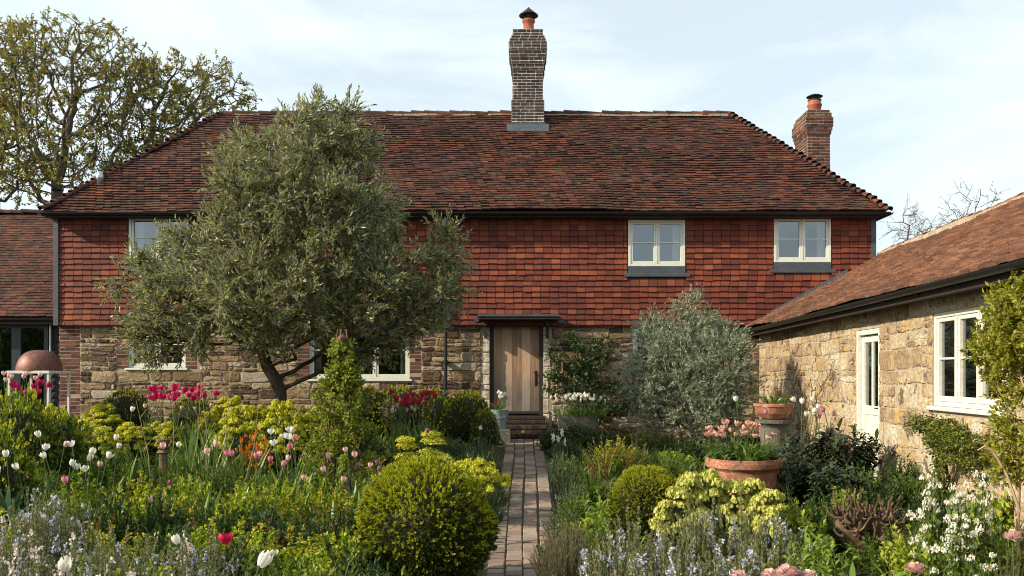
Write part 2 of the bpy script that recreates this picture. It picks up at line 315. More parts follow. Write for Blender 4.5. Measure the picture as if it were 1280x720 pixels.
M['rosered'] = leafmat('young_rose_leaf', G((.16, .06, .03), (.22, .13, .03), (.22, .24, .03)), trans=.4)
M['silver'] = leafmat('silver_leaf', G((.12, .16, .09), (.22, .27, .17), (.36, .40, .30)), trans=.2, rough=.5)
M['catmint'] = leafmat('catmint_leaf', G((.05, .08, .035), (.09, .13, .055), (.15, .19, .10)), trans=.25)
M['rosemary'] = leafmat('rosemary_leaf', G((.10, .125, .045), (.21, .24, .095), (.35, .36, .18)), trans=.15)
M['lavleaf'] = leafmat('lavender_leaf', G((.09, .10, .05), (.15, .16, .08), (.24, .23, .13)), trans=.15)
M['bulbleaf'] = leafmat('bulb_leaf', G((.05, .10, .02), (.10, .17, .035), (.17, .25, .05)), trans=.3, rough=.4)
M['hosta'] = leafmat('broad_leaf', G((.10, .18, .02), (.18, .28, .035), (.27, .36, .06)), trans=.4, rough=.4)
M['agave'] = leafmat('agave_leaf', G((.03, .08, .03), (.06, .12, .05)), trans=.1, rough=.35)
M['fennel'] = leafmat('fennel_leaf', G((.10, .06, .03), (.16, .12, .05), (.20, .18, .07)), trans=.25)
M['climb'] = leafmat('climber_leaf', G((.14, .17, .02), (.26, .27, .03), (.38, .36, .05)), trans=.45)
M['climb2'] = leafmat('obelisk_leaf', G((.10, .14, .02), (.19, .23, .03), (.30, .33, .05)), trans=.45)
def petal(n, *c): M[n] = leafmat(n+'_petal', G(*c), trans=.35, rough=.45, spec=.3)
petal('white', (.68, .68, .58), (.78, .78, .72)); petal('pink', (.55, .16, .24), (.68, .30, .38)); petal('palepink', (.62, .38, .38), (.74, .54, .50))
petal('blush', (.60, .50, .50), (.74, .68, .68)); petal('red', (.42, .02, .05), (.55, .04, .09)); petal('cerise', (.45, .02, .10), (.60, .06, .19)); petal('magenta', (.30, .01, .06), (.45, .03, .12))
petal('orange', (.50, .12, .01), (.65, .24, .02)); petal('purple', (.20, .06, .12), (.32, .12, .20)); petal('blueflower', (.46, .48, .68), (.66, .68, .80)); petal('lilacpink', (.62, .26, .50), (.75, .42, .62))
petal('brownpink', (.48, .24, .19), (.64, .40, .34))
PETY = plain('petal_yellow', (.75, .45, .05))

# ------------------------------------------------------------------ masonry and tiling builders
def sn(u, v, s=0): return (np.sin(u*1.3+s)+np.sin(u*.61-v*.9+2.1*s)+np.sin(v*1.7+u*.35+s*.7))/3
def tiles(mb, O, U, V, Nn, vmax, lo, hi, gauge=.1, tw=.18, lift=.018, jit=.004, sag=.0, mi=0, rng=RNG, skip=None, gap=.003, tilt=.006, wvar=0.0, coff=0):
    """courses of wedge-shaped tiles on the plane O+u*U+v*V; lo(v)/hi(v) give the course's ends"""
    O, U, V, Nn = [np.array(q, float) for q in (O, U, V, Nn)]
    nc = int(round(vmax/gauge)); gauge = vmax/nc
    for c in range(nc):
        v0 = c*gauge; a, b = lo(v0+gauge*.3), hi(v0+gauge*.3)
        if b-a < tw*.3: continue
        st = a-((c % 2)*.5+rng.uniform(-.08, .08))*tw; n = int((b-st)/tw)+1
        u0 = st+np.arange(n)*tw; u1 = u0+tw-gap; u0 = np.clip(u0, a, b); u1 = np.clip(u1, a, b); ok = (u1-u0) > .02
        if skip is not None: ok &= ~np.array([skip((x+y)/2, v0+gauge*.5) for x, y in zip(u0, u1)])
        u0, u1 = u0[ok], u1[ok]; n = len(u0)
        if n == 0: continue
        jl = rng.normal(0, jit, n); jr = jl+rng.normal(0, tilt, n)*.5; lf = lift+np.abs(rng.normal(0, jit*.9, n)); lr = lf+rng.normal(0, jit*.5, n)
        vt = np.full(n, min(v0+gauge*1.35, vmax+gauge*.3))
        um = (u0+u1)/2; sg = sag*sn(um*.8, np.full(n, v0)*1.3, 1.)+sag*.4*sn(um*2.7, np.full(n, v0)*2.3, 3.)
        z = np.zeros(n)
        P = [(u0, v0+jl, z), (u1, v0+jr, z), (u1, vt, z-.004), (u0, vt, z-.004), (u0, v0+jl, lf), (u1, v0+jr, lr), (u1, vt, z+.004), (u0, vt, z+.004)]
        X = np.stack([O+p[0][:, None]*U+p[1][:, None]*V+(p[2]+sg)[:, None]*Nn for p in P], 1)
        Fs = np.array([[4, 5, 6, 7], [0, 1, 5, 4], [1, 2, 6, 5], [3, 0, 4, 7]])
        mb.add(X.reshape(-1, 3), (Fs[None]+(np.arange(n)*8)[:, None, None]).reshape(-1, 4), mi)
def stones(mb, O, U, Nn, u0, u1, v0, v1, holes=(), hr=(.08, .27), wr=(.15, .62), depth=.032, joint=.022, rng=RNG, mi=0, split=.42, warp=.02, bricks=(), bmi=1, zrow=True):
    """rubble: one lumpy block per stone; holes and brick quoins (u0,u1,v0,v1) are left out; quoins are filled with bricks"""
    O, U, Nn = [np.array(q, float) for q in (O, U, Nn)]; Z = np.array([0, 0, 1.])
    blocks = list(holes)+list(bricks)
    def stone(a, b, c, d):
        if b-a < .05 or d-c < .035: return
        k = 7 if b-a > .22 else 5; e = joint/2; us = np.linspace(0, 1, k); h = 4
        W_, H_ = b-a-2*e, d-c-2*e; ring = []
        for s in us: ring.append((s, 0))
        for s in (1/3, 2/3): ring.append((1, s))
        for s in us[::-1]: ring.append((s, 1))
        for s in (2/3, 1/3): ring.append((0, s))
        ring = np.array(ring); cen = np.array([.5, .5]); q = ring-cen
        corner = (np.abs(q[:, 0]) > .49) & (np.abs(q[:, 1]) > .49)
        out = cen+q*np.where(corner, .93, 1.)[:, None]
        out = np.stack([a+e+out[:, 0]*W_, c+e+out[:, 1]*H_], 1)+rng.normal(0, .006, (len(ring), 2))*min(1, H_/.1)
        ctr = out.mean(0); dp = depth*rng.uniform(.5, 1.35); V = []
        for ins, dd in ((0, -.02), (0.0, dp*.45), (.013, dp*.9), (.04, dp)):
            L_ = np.linalg.norm(out-ctr, axis=1, keepdims=True); f = np.maximum(1-ins/np.maximum(L_, .02), .35) if ins else 1
            p = ctr+(out-ctr)*f; dn = dd+rng.normal(0, .004 if ins else .001, len(p)); V.append(np.column_stack([p, dn]))
        V = np.concatenate(V+[np.array([[*ctr, dp*rng.uniform(.8, 1.25)]])]); n = len(ring); Fs = []
        for r in range(3):
            for i in range(n): j = (i+1) % n; Fs.append([r*n+i, r*n+j, (r+1)*n+j, (r+1)*n+i])
        for i in range(n): j = (i+1) % n; Fs.append([3*n+i, 3*n+j, 4*n, 4*n])
        wu = warp*sn(V[:, 0]*5, V[:, 1]*6, 2.); wv = warp*1.3*sn(V[:, 0]*3.3+4, V[:, 1]*5, 5.)
        edge = np.ones(len(V))
        for (p, q_, r_, s_) in blocks:
            dd = np.maximum(np.maximum(p-V[:, 0], V[:, 0]-q_), np.maximum(r_-V[:, 1], V[:, 1]-s_)); edge = np.minimum(edge, np.clip(dd/.15, 0, 1))
        X = O+(V[:, 0]+wu*edge)[:, None]*U+(V[:, 1]+wv*edge)[:, None]*Z+V[:, 2][:, None]*Nn
        mb.add(X, Fs, mi)
    def place(a, b, c, d):
        parts = [(a, b)]
        for (p, q, r, s) in blocks:
            if r < d-.03 and s > c+.03:
                new = []
                for (x, y) in parts:
                    if q <= x or p >= y: new.append((x, y)); continue
                    if p-x > .05: new.append((x, p))
                    if y-q > .05: new.append((q, y))
                parts = new
        for x, y in parts: stone(x, y, c, d)
    v = v0
    while v < v1-.04:
        h = min(rng.uniform(*hr), v1-v);  h = v1-v if v1-v-h < .06 else h
        u = u0-rng.uniform(0, .2)
        while u < u1:
            w = rng.uniform(*wr)*(.6+.8*h/hr[1]); a, b = max(u, u0), min(u+w, u1)
            if u1-b < .08: b = u1
            if b-a > .04:
                if h > .13 and rng.random() < split:
                    m = v+h*rng.uniform(.38, .62); mm = a+(b-a)*rng.uniform(.35, .65)
                    if rng.random() < .5: place(a, b, v, m); place(a, mm, m, v+h); place(mm, b, m, v+h)
                    else: place(a, mm, v, m); place(mm, b, v, m); place(a, b, m, v+h)
                else: place(a, b, v, v+h)
            if b >= u1: break
            u = b
        v += h
    for (p, q, r, s) in bricks: brickface(mb, O, U, Nn, p, q, r, s, bmi, rng)
def brickface(mb, O, U, Nn, p, q, r, s, mi=1, rng=RNG, bl=.225, bh=.075, depth=.012, j=.01, back=.10):
    O, U, Nn = [np.array(t, float) for t in (O, U, Nn)]; n = max(1, int(round((s-r)/bh))); bh = (s-r)/n
    A = np.array([U, Nn, [0, 0, 1]])
    for i in range(n):
        u = p-(bl/2 if i % 2 else 0)
        while u < q-.01:
            w = bl if rng.random() < .75 else bl/2
            a, b = max(u, p), min(u+w, q); 
            if q-b < .04: b = q
            if b-a > .025:
                dd = depth+rng.normal(0, .0025)
                bbox(mb, (a+j/2, -back, r+i*bh+j/2+rng.normal(0, .001)), (b-j/2, dd, r+(i+1)*bh-j/2), .004, mi, O, A)
            u = max(b, u+w)
def panel(mb, O, U, Nn, u0, u1, v0, v1, holes=(), th=.3, mi=0):
    """wall slab of thickness th behind the plane, with rectangular openings"""
    us = sorted({u0, u1, *[h[0] for h in holes], *[h[1] for h in holes]}); vsx = sorted({v0, v1, *[h[2] for h in holes], *[h[3] for h in holes]})
    us = [u for u in us if u0 <= u <= u1]; vsx = [v for v in vsx if v0 <= v <= v1]
    ins = lambda i, j: 0 <= i < len(us)-1 and 0 <= j < len(vsx)-1 and not any(h[0] <= (us[i]+us[i+1])/2 <= h[1] and h[2] <= (vsx[j]+vsx[j+1])/2 <= h[3] for h in holes)
    O, U, Nn = [np.array(t, float) for t in (O, U, Nn)]; Z = np.array([0, 0, 1.])
    X = lambda u, v, n: O+u*U+v*Z+n*Nn
    for i in range(len(us)-1):
        for j in range(len(vsx)-1):
            if not ins(i, j): continue
            a, b, c, d = us[i], us[i+1], vsx[j], vsx[j+1]
            mb.add([X(a, c, 0), X(b, c, 0), X(b, d, 0), X(a, d, 0)], [[0, 1, 2, 3]], mi); mb.add([X(a, c, -th), X(b, c, -th), X(b, d, -th), X(a, d, -th)], [[3, 2, 1, 0]], mi)
            for di, dj, e in ((-1, 0, ((a, d), (a, c))), (1, 0, ((b, c), (b, d))), (0, -1, ((a, c), (b, c))), (0, 1, ((b, d), (a, d)))):
                if not ins(i+di, j+dj):
                    (p, q), (r, s) = e; mb.add([X(p, q, 0), X(p, q, -th), X(r, s, -th), X(r, s, 0)], [[0, 1, 2, 3]], mi)
def frame_of(O, U, Nn):
    A = np.array([U, Nn, [0, 0, 1.]], float); return np.array(O, float), A
def window(parent, O, U, Nn, u0, u1, v0, v1, lights=2, mat='frame', bars=1, fw=.05, rec=-.02, sill=True, curtain=(), dep=.07, room=True, low=None):
    """casement: outer frame, one sash per light (glazing bars inside the sash), panes, sill"""
    O, A = frame_of(O, U, Nn); root = empty('window', (0, 0, 0), parent)
    mb = MB(); o0, o1 = rec-dep, rec
    B = lambda a, b, c, d, e, f, m=mb: bbox(m, (a, e, c), (b, f, d), .004, 0, O, A)
    B(u0, u0+fw, v0, v1, o0, o1); B(u1-fw, u1, v0, v1, o0, o1); B(u0+fw, u1-fw, v1-fw, v1, o0, o1-.002); B(u0+fw, u1-fw, v0, v0+fw*.9, o0, o1-.002)
    lw = (u1-u0-2*fw)/lights
    for i in range(1, lights): x = u0+fw+lw*i; B(x-.016, x+.016, v0+fw*.9, v1-fw, o0, o1-.004)
    mb.build('frame', M[mat], root)
    for i in range(lights):
        a, b = u0+fw+lw*i+(.016 if i else 0)+.003, u0+fw+lw*(i+1)-(.016 if i < lights-1 else 0)-.003; c, d = v0+fw*.9+.003, v1-fw-.003
        s = MB(); k = .042
        B(a, a+k, c, d, o0+.01, o1-.012, s); B(b-k, b, c, d, o0+.01, o1-.012, s); B(a+k, b-k, d-k, d, o0+.01, o1-.014, s); B(a+k, b-k, c, c+k*1.35, o0+.01, o1-.014, s)
        for q in range(bars):
            z = c+(d-c)*(q+1)/(bars+1)+.01; B(a+k, b-k, z-.011, z+.011, o0+.02, o1-.018, s)
        s.build('sash', M[mat], root)
        g = MB(); bx0 = o0+.028; X = lambda u, v: O+np.array([u, bx0, v])@A
        g.add([X(a+k, c+k), X(b-k, c+k), X(b-k, d-k), X(a+k, d-k)], [[0, 1, 2, 3]]); g.build('pane', M['glass'], root)
    for (a, b) in curtain:
        g = MB(); n = 26; us = np.linspace(a, b, n); V = []
        for v in (v0+fw, v1-fw):
            for i, u in enumerate(us): V.append(O+np.array([u, o0-.10+.022*math.sin((u-a)*55), v])@A)
        g.add(V, [[i, i+1, n+i+1, n+i] for i in range(n-1)]); g.build('curtain', M['curtain'], root, smooth=True)
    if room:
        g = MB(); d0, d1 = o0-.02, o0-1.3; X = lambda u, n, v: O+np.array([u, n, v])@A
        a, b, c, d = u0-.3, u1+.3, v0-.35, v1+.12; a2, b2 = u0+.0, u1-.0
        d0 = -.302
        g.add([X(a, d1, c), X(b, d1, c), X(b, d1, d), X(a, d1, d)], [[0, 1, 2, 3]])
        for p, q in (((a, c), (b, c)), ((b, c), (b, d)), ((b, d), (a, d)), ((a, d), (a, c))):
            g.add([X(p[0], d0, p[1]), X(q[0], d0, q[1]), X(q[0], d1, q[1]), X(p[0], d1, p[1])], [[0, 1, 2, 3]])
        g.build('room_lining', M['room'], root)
    if sill:
        g = MB(); bbox(g, (u0-.05, o0, v0-.045), (u1+.05, .055, v0), .006, 0, O, A); g.build('sill', M[mat], root)
    return root

# ------------------------------------------------------------------ ground, path
gx = np.unique(np.concatenate([np.linspace(-200, -14, 20), np.linspace(-14, 14, 113), np.linspace(14, 200, 20)]))
gy = np.unique(np.concatenate([np.linspace(-120, 0, 16), np.linspace(0, 26, 105), np.linspace(26, 300, 24)]))
XX, YY = np.meshgrid(gx, gy, indexing='ij'); ZZ = ground(XX, YY)+.02*sn(XX*4, YY*4)*(np.abs(XX+.03) > .6)-.012
mb = MB(); ny = len(gy); idx = np.arange(len(gx)*ny).reshape(len(gx), ny)
mb.add(np.stack([XX, YY, ZZ], -1).reshape(-1, 3), np.stack([idx[:-1, :-1], idx[1:, :-1], idx[1:, 1:], idx[:-1, 1:]], -1).reshape(-1, 4))
setp(mb.build('ground', M['soil'], smooth=True), kind='structure')
mb = MB(); y = .5
A0 = -.42
vv = np.linspace(.5, 17.28, 40)
mb.add(np.concatenate([np.stack([np.full(40, x), vv, ground(np.full(40, x), vv)+.012], 1) for x in (A0-.03, A0+.80)]), [[i, 40+i, 41+i, i+1] for i in range(39)], 1)
while y < 17.2:
    rl = .2+RNG.uniform(-.012, .012)
    for c in range(4):
        x0 = A0+c*.192+.012*math.sin(y*.9+c); yo = (.1 if c % 2 else 0)+.03*math.sin(c*3+y*.35)
        z = float(ground(0, y+yo+rl/2)); hz = RNG.normal(0, .004); sl_ = .08 if y > 9 else 0.
        a, b = (x0+.009, y+yo+.006), (x0+.183-RNG.uniform(0, .01), y+yo+rl-.006)
        V = []; e = .009
        for k, ee in ((0, 0), (.022, 0), (.03, e)):
            for (px_, py_) in ((a[0]+ee, a[1]+ee), (b[0]-ee, a[1]+ee), (b[0]-ee, b[1]-ee), (a[0]+ee, b[1]-ee)):
                V.append((px_, py_, z+k+hz+sl_*(py_-(y+yo+rl/2))+.004))
        mb.add(np.array(V)+RNG.normal(0, .0015, (12, 3)), [[8, 9, 10, 11]]+[[r*4+i, r*4+(i+1) % 4, r*4+4+(i+1) % 4, r*4+4+i] for r in range(2) for i in range(4)], 0)
    y += .2
setp(mb.build('path', [M['pathbrick'], M['moss']]), kind='structure')
mb = MB()
for i in range(14):                      # a second brick path running off to the left between the beds
    for j in range(3):
        x = A0-.1-.215*(i+1); yy = 9.4+j*.115; z = float(ground(x, yy))+.018+RNG.normal(0, .003)
        bbox(mb, (x+.005, yy+.004, z-.05), (x+.21, yy+.11, z+.012), .006)
setp(mb.build('side_path', M['pathbrick']), kind='structure')

# ------------------------------------------------------------------ the farmhouse
YF, XL, XR, ZE, ZT = 17.8, -9.77, 7.2, 5.45, 3.19       # stone face, ends, eaves, foot of the tile hanging
house = setp(empty('farmhouse', (0, YF, .7)), 'long farmhouse with red hung tiles over rubble stone and a hipped clay roof', 'house')
def hp(o): o.parent = house; o.matrix_parent_inverse = house.matrix_world.inverted() if False else __import__('mathutils').Matrix.Translation((0, -YF, -.7)); return o
def H(mb, name, mat, **k): return hp(mb.build(name, mat, None, **k))
Uf, Nf = (1, 0, 0), (0, -1, 0)
px2x = lambda px, Y=YF: (px-VX)/F*Y
pz = lambda py, Y=YF: ZC+(VY-py)/F*Y
def rect(x0, x1, y0, y1, Y=YF): return (px2x(x0, Y), px2x(x1, Y), pz(y1, Y), pz(y0, Y))
low = [rect(160, 232, 402, 460), rect(386, 512, 402, 474), rect(791, 862, 406, 460)]
YT = 17.72
upp = [rect(162, 236, 270, 326, YT), rect(415, 487, 276, 333, YT), rect(785, 856, 275, 333, YT), rect(967, 1038, 271, 328, YT)]
door = (px2x(612), px2x(679), 1.23, 3.22)
O0 = np.array([0, YF, 0.])
mb = MB(); hol = low+[door]
panel(mb, O0-[0, .008, 0], Uf, Nf, XL, XR, .2, ZT+.1, hol, th=.3, mi=2)
quo = [(XL, XL+.42, .4, ZT)]+[(r[0]-.24, r[0], r[2]-.02, r[3]) for r in low[:2]]+[(r[1], r[1]+.24, r[2]-.02, r[3]) for r in low[:2]]
stones(mb, O0, Uf, Nf, XL, XR, .45, ZT, [(a-.001, b+.001, c-.05, d) for a, b, c, d in low]+[(door[0]-.17, door[1]+.17, .3, door[3])], bricks=quo)
for s_ in (-1, 1):                       # limewashed jambs
    a = door[0]-.165 if s_ < 0 else door[1]+.005; v = 1.05
    while v < 3.15:
        h = RNG.uniform(.06, .26); bbox(mb, (a+RNG.uniform(0, .07)*(s_ < 0), -.2, v), (a+.16-RNG.uniform(0, .07)*(s_ > 0), .01+RNG.uniform(0, .03), min(v+h-.012, 3.17)), .015, 3, O0, np.array([Uf, Nf, (0, 0, 1)])); v += h
# side and back walls
for (O_, U_, N_x, w) in (((XL, YF+6.4, 0), (0, -1, 0), (-1, 0, 0), 6.4), ((XR, YF, 0), (0, 1, 0), (1, 0, 0), 6.4), ((XR, YF+6.4, 0), (-1, 0, 0), (0, 1, 0), XR-XL)):
    panel(mb, O_, U_, N_x, 0 if w > 7 else .32, w-.0 if w > 7 else w-.32, .2, ZT, [], th=.3, mi=2); stones(mb, np.array(O_, float), U_, N_x, 0, w, .45, ZT)
H(mb, 'stone_wall', [M['stone'], M['brickred'], M['mortar'], M['whitewash']])
# tile hanging
mb = MB(); zt0 = ZT-.06; hh = [(r[0]-.005, r[1]+.005, r[2]-.0, r[3]+.01) for r in upp]
panel(mb, np.array([0, YT+.02, 0.]), Uf, Nf, XL-.02, XR+.02, ZT, ZE+.02, upp, th=.34, mi=1)
ap = [(r[0]-.02, r[1]+.02, r[2]-.24, r[3]+.05) for r in upp]
sk = lambda u, v: any(a < u < b and c-.06 < v+zt0 < d for a, b, c, d in ap)
def cut(v):  # split each course round the windows so the tiles meet the frames
    segs_ = [(XL-.02, XR+.02)]
    return segs_
nc = 20; gaugeT = (ZE-zt0)/nc
for c in range(nc):
    vz = zt0+c*gaugeT; parts = [(XL-.03, XR+.03)]
    for (a, b, c0, d0) in ap:
        if vz+gaugeT*.75 > c0 and vz+.02 < d0:
            parts = [q for (x, y) in parts for q in (((x, a), (b, y)) if x < a and b < y else ((x, y),))]
    for (x, y) in parts:
        tiles(mb, (0, YT, vz), Uf, (0, 0, 1), Nf, gaugeT, lambda v, x=x: x, lambda v, y=y: y, gauge=gaugeT, tw=.187, lift=.036, jit=.004, rng=RNG, tilt=.006, gap=.009)
for (O_, U_, N_x, w) in (((XL-.04, YF+6.4, zt0), (0, -1, 0), (-1, 0, 0), 6.45), ((XR+.04, YF-.05, zt0), (0, 1, 0), (1, 0, 0), 6.45), ((XR, YF+6.44, zt0), (-1, 0, 0), (0, 1, 0), XR-XL)):
    panel(mb, np.array(O_)*[1, 1, 0]+[0, 0, 0.], U_, N_x, .33 if w < 7 else 0, w-.35 if w < 7 else w, ZT, ZE, [], th=.2, mi=1)
    tiles(mb, O_, U_, (0, 0, 1), N_x, ZE-zt0, lambda v: 0, lambda v, w=w: w, gauge=gaugeT, tw=.187, lift=.024, jit=.003)
box(mb, (XL-.03, YT-.02, zt0-.03), (XR+.03, YF+.2, zt0-.004), 1)
H(mb, 'tile_hanging', [M['tile'], M['timber']])
mb = MB(); bbox(mb, (XL-.07, YT-.06, zt0-.02), (XL+.035, YF+.05, ZE-.06), .01); H(mb, 'lead_corner', M['lead']); mb = MB(); bbox(mb, (XR-.03, YT-.055, 3.9), (XR+.075, YF+.05, ZE-.06), .01)
H(mb, 'lead_corner', M['lead'])
# roof
YE, YR, ZR = 17.42, 20.8, 8.50; YB = 2*YR-YE
EL, ER, RL, RR = -9.92, 7.42, px2x(280, YR), px2x(909, YR)
sl_len = math.hypot(YR-YE, ZR-ZE); Vf = np.array([0, YR-YE, ZR-ZE])/sl_len; Nr = np.array([0, -Vf[2], Vf[1]])
mb = MB(); rg = np.random.default_rng(5)
bell = lambda t: .16*np.maximum(0, .25-t)**1.5*2
tiles(mb, (0, YE, ZE), (1, 0, 0), Vf, Nr, sl_len, lambda v: EL+(RL-EL)*v/sl_len, lambda v: ER+(RR-ER)*v/sl_len, gauge=.098, tw=.17, lift=.03, jit=.008, sag=.05, rng=rg, tilt=.012, gap=.006)
Vb = np.array([0, -(YR-YE), ZR-ZE])/sl_len
tiles(mb, (0, YB, ZE), (-1, 0, 0), Vb, np.array([0, Vf[2], Vf[1]]), sl_len, lambda v: -(ER+(RR-ER)*v/sl_len), lambda v: -(EL+(RL-EL)*v/sl_len), gauge=.098, tw=.17, lift=.021, jit=.006, sag=.035, rng=rg)
for (x0, x1, sgn) in ((ER, RR, 1), (EL, RL, -1)):
    sl2 = math.hypot(x1-x0, ZR-ZE); V2 = np.array([x1-x0, 0, ZR-ZE])/sl2; N2 = np.array([sgn*(ZR-ZE), 0, abs(x1-x0)])/sl2
    D2 = (YB-YE)
    if sgn > 0: tiles(mb, (x0, YE, ZE), (0, 1, 0), V2, N2, sl2, lambda v: D2/2*v/sl2, lambda v: D2-D2/2*v/sl2, gauge=.098, tw=.17, lift=.021, jit=.006, sag=.03, rng=rg)
    else: tiles(mb, (x0, YB, ZE), (0, -1, 0), V2, N2, sl2, lambda v: D2/2*v/sl2, lambda v: D2-D2/2*v/sl2, gauge=.098, tw=.17, lift=.021, jit=.006, sag=.03, rng=rg)
e = .03                                   # boarding under the tiles
Vv = np.array([(EL, YE, ZE), (ER, YE, ZE), (ER, YB, ZE), (EL, YB, ZE), (RL, YR, ZR), (RR, YR, ZR)])-np.array([0, 0, .06])
mb.add(Vv, [[0, 1, 5, 4], [2, 3, 4, 5], [1, 2, 5, 5], [3, 0, 4, 4], [3, 2, 1, 0]], 1)
roofo = H(mb, 'roof', [M['roof'], M['timber']])
def capline(mb, A, B, n, r, up, mi=0, taper=.75, rng=RNG, lift=.0):
    """overlapping half-round tiles from A (low) to B (high)"""
    A, B = np.array(A, float), np.array(B, float); T = unit(B-A); s = unit(np.cross(T, up)); u = np.cross(s, T); st = (B-A)/n
    for i in range(n):
        p0 = A+st*i-T*.01; p1 = A+st*(i+1.22); a = np.linspace(-.05*math.pi, 1.05*math.pi, 8); jr = rng.normal(0, .008, 3)
        V = []
        for p, rr, dn in ((p0, r, lift+.012), (p1, r*taper, lift-.012)):
            for q in (0, .016): V += [p+jr+s*math.cos(t)*(rr-q)+u*(math.sin(t)*(rr-q)*.75+dn) for t in a]
        Fs = [[j+1, j, 16+j, 17+j] for j in range(7)]+[[8+j, 9+j, 25+j, 24+j] for j in range(7)]+[[j, j+1, 9+j, 8+j] for j in range(7)]+[[16+j+1, 16+j, 24+j, 25+j] for j in range(7)]
        mb.add(np.array(V), Fs, mi)
nh = int(math.sqrt((RR-ER)**2+sl_len**2)/.118)
for (x0, x1) in ((ER, RR), (EL, RL)):
    for yb in (YE, YB):
        mb = MB(); capline(mb, (x0, yb, ZE+.0), (x1, YR, ZR-.02), int(nh*.8), .11, (0, 0, 1), taper=.45, lift=.025); H(mb, 'hip_tiles', M['roof'])
mb = MB(); capline(mb, (RL-.06, YR, ZR-.02), (RR+.06, YR, ZR-.02), 40, .125, (0, 0, 1), taper=.97, lift=-.03)
n_ = 60; xs = np.linspace(RL, RR, n_)
for i in range(n_-1): box(mb, (xs[i]+.002, YR-.135+RNG.uniform(0, .02), ZR-.11), (xs[i+1], YR+.12, ZR-.055+RNG.uniform(-.006, .004)), 1)
H(mb, 'ridge_tiles', [M['roof'], M['mortar']])
# gutter, fascia, downpipe
mb = MB()
def halfgutter(mb, A, B, r=.06):
    A, B = np.array(A, float), np.array(B, float); T = unit(B-A); s = unit(np.cross(T, (0, 0, 1.))); a = np.linspace(math.pi, 2*math.pi, 9)
    V = []
    for p in (A, B):
        for rr in (r, r-.008): V += [p+s*math.cos(t)*rr+np.array([0, 0, math.sin(t)*rr]) for t in a]
    Fs = [[j, j+1, 19+j, 18+j] for j in range(8)]+[[9+j+1, 9+j, 27+j, 28+j] for j in range(8)]+[[0, 9, 27, 18], [8, 26, 35, 17]]+[[j+1, j, 9+j, 10+j] for j in range(8)]+[[18+j, 19+j, 28+j, 27+j] for j in range(8)]
    mb.add(np.array(V), Fs)
halfgutter(mb, (EL, YE-.03, ZE-.03), (ER+.02, YE-.03, ZE-.03)); halfgutter(mb, (ER+.03, YE-.05, ZE-.03), (ER+.03, YB, ZE-.03)); halfgutter(mb, (EL-.03, YB, ZE-.03), (EL-.03, YE-.05, ZE-.03))
x = EL+.2
while x < ER: tube(mb, [(x, YE+.03, ZE-.06), (x, YE-.03, ZE-.10), (x, YE-.10, ZE-.04)], .008, 5); x += .9
H(mb, 'gutter', M['gutter'])
mb = MB(); box(mb, (XL-.05, YE+.03, ZE-.12), (XR+.05, YE+.055, ZE-.02)); box(mb, (XL-.05, YE+.055, ZE-.115), (XR+.05, YT-.03, ZE-.10)); H(mb, 'fascia', M['timber'])
mb = MB(); x1 = px2x(558); x2 = px2x(580, 17.5)
tube(mb, [(x2, YE-.03, ZE-.06), (x2, YE-.03, ZE-.16), (x2-.06, YE+.04, ZE-.24), (x1+.06, YT-.12, ZE-.38), (x1, YT-.10, ZE-.46), (x1, YT-.10, 3.3), (x1, YT-.10, 3.1), (x1, YT-.10, .9)], .037, 10)
for z in (4.9, 3.25, 2.35, 1.55): tube(mb, [(x1, YT-.10, z-.04), (x1, YT-.10, z+.04)], .05, 10); bbox(mb, (x1-.08, YT-.07, z-.02), (x1+.08, YT+.09, z+.02), .004)
H(mb, 'downpipe', M['gutter'])
# windows
for r in upp:
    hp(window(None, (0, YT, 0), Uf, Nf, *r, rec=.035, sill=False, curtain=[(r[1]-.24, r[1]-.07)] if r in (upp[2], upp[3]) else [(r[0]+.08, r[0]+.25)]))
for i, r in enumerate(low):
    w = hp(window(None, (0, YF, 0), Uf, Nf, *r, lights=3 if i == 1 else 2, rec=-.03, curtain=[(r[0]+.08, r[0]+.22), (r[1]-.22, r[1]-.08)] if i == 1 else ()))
for k, r in enumerate(upp):
    mb = MB(); bbox(mb, (r[0]-.005, YT-.038, r[2]-.20), (r[1]+.005, YT+.02, r[2]-.002), .006); bbox(mb, (r[0]-.09, YT-.047, r[2]-.22), (r[1]+.10, YT-.028, r[2]-.15), .004)
    H(mb, 'lead_apron', M['lead'])
# things on the sill inside the lower left window: a blue pot and a steel bowl
# door
dr = hp(empty('door', (0, 0, 0))); mb = MB(); n = 5; dx0, dx1 = door[0]+.08, door[1]-.08
ws = np.array([.9, 1.1, 1.05, .95, 1.]); ws = np.cumsum(np.concatenate([[0], ws]))/ws.sum()*(dx1-dx0)+dx0
for i in range(n): bbox(mb, (ws[i]+.002, YF+.10, 1.27), (ws[i+1]-.002, YF+.14+.0*i, 3.13), .007)
mb.build('plank_panel', M['door'], dr)
mb = MB(); bbox(mb, (door[0], YF+.03, 1.24), (door[0]+.08, YF+.2, 3.15), .006); bbox(mb, (door[1]-.08, YF+.03, 1.24), (door[1], YF+.2, 3.15), .006); bbox(mb, (door[0]+.002, YF+.028, 3.13), (door[1]-.002, YF+.19, 3.22), .006)
mb.build('door_frame', M['timber'], dr)
mb = MB(); bbox(mb, (dx0-.0, YF+.055, 1.26), (dx1, YF+.098, 1.33), .012); bbox(mb, (door[0]-.06, YF-.10, 1.15), (door[1]+.04, YF+.2, 1.235), .012); mb.build('threshold', M['timber'], dr)
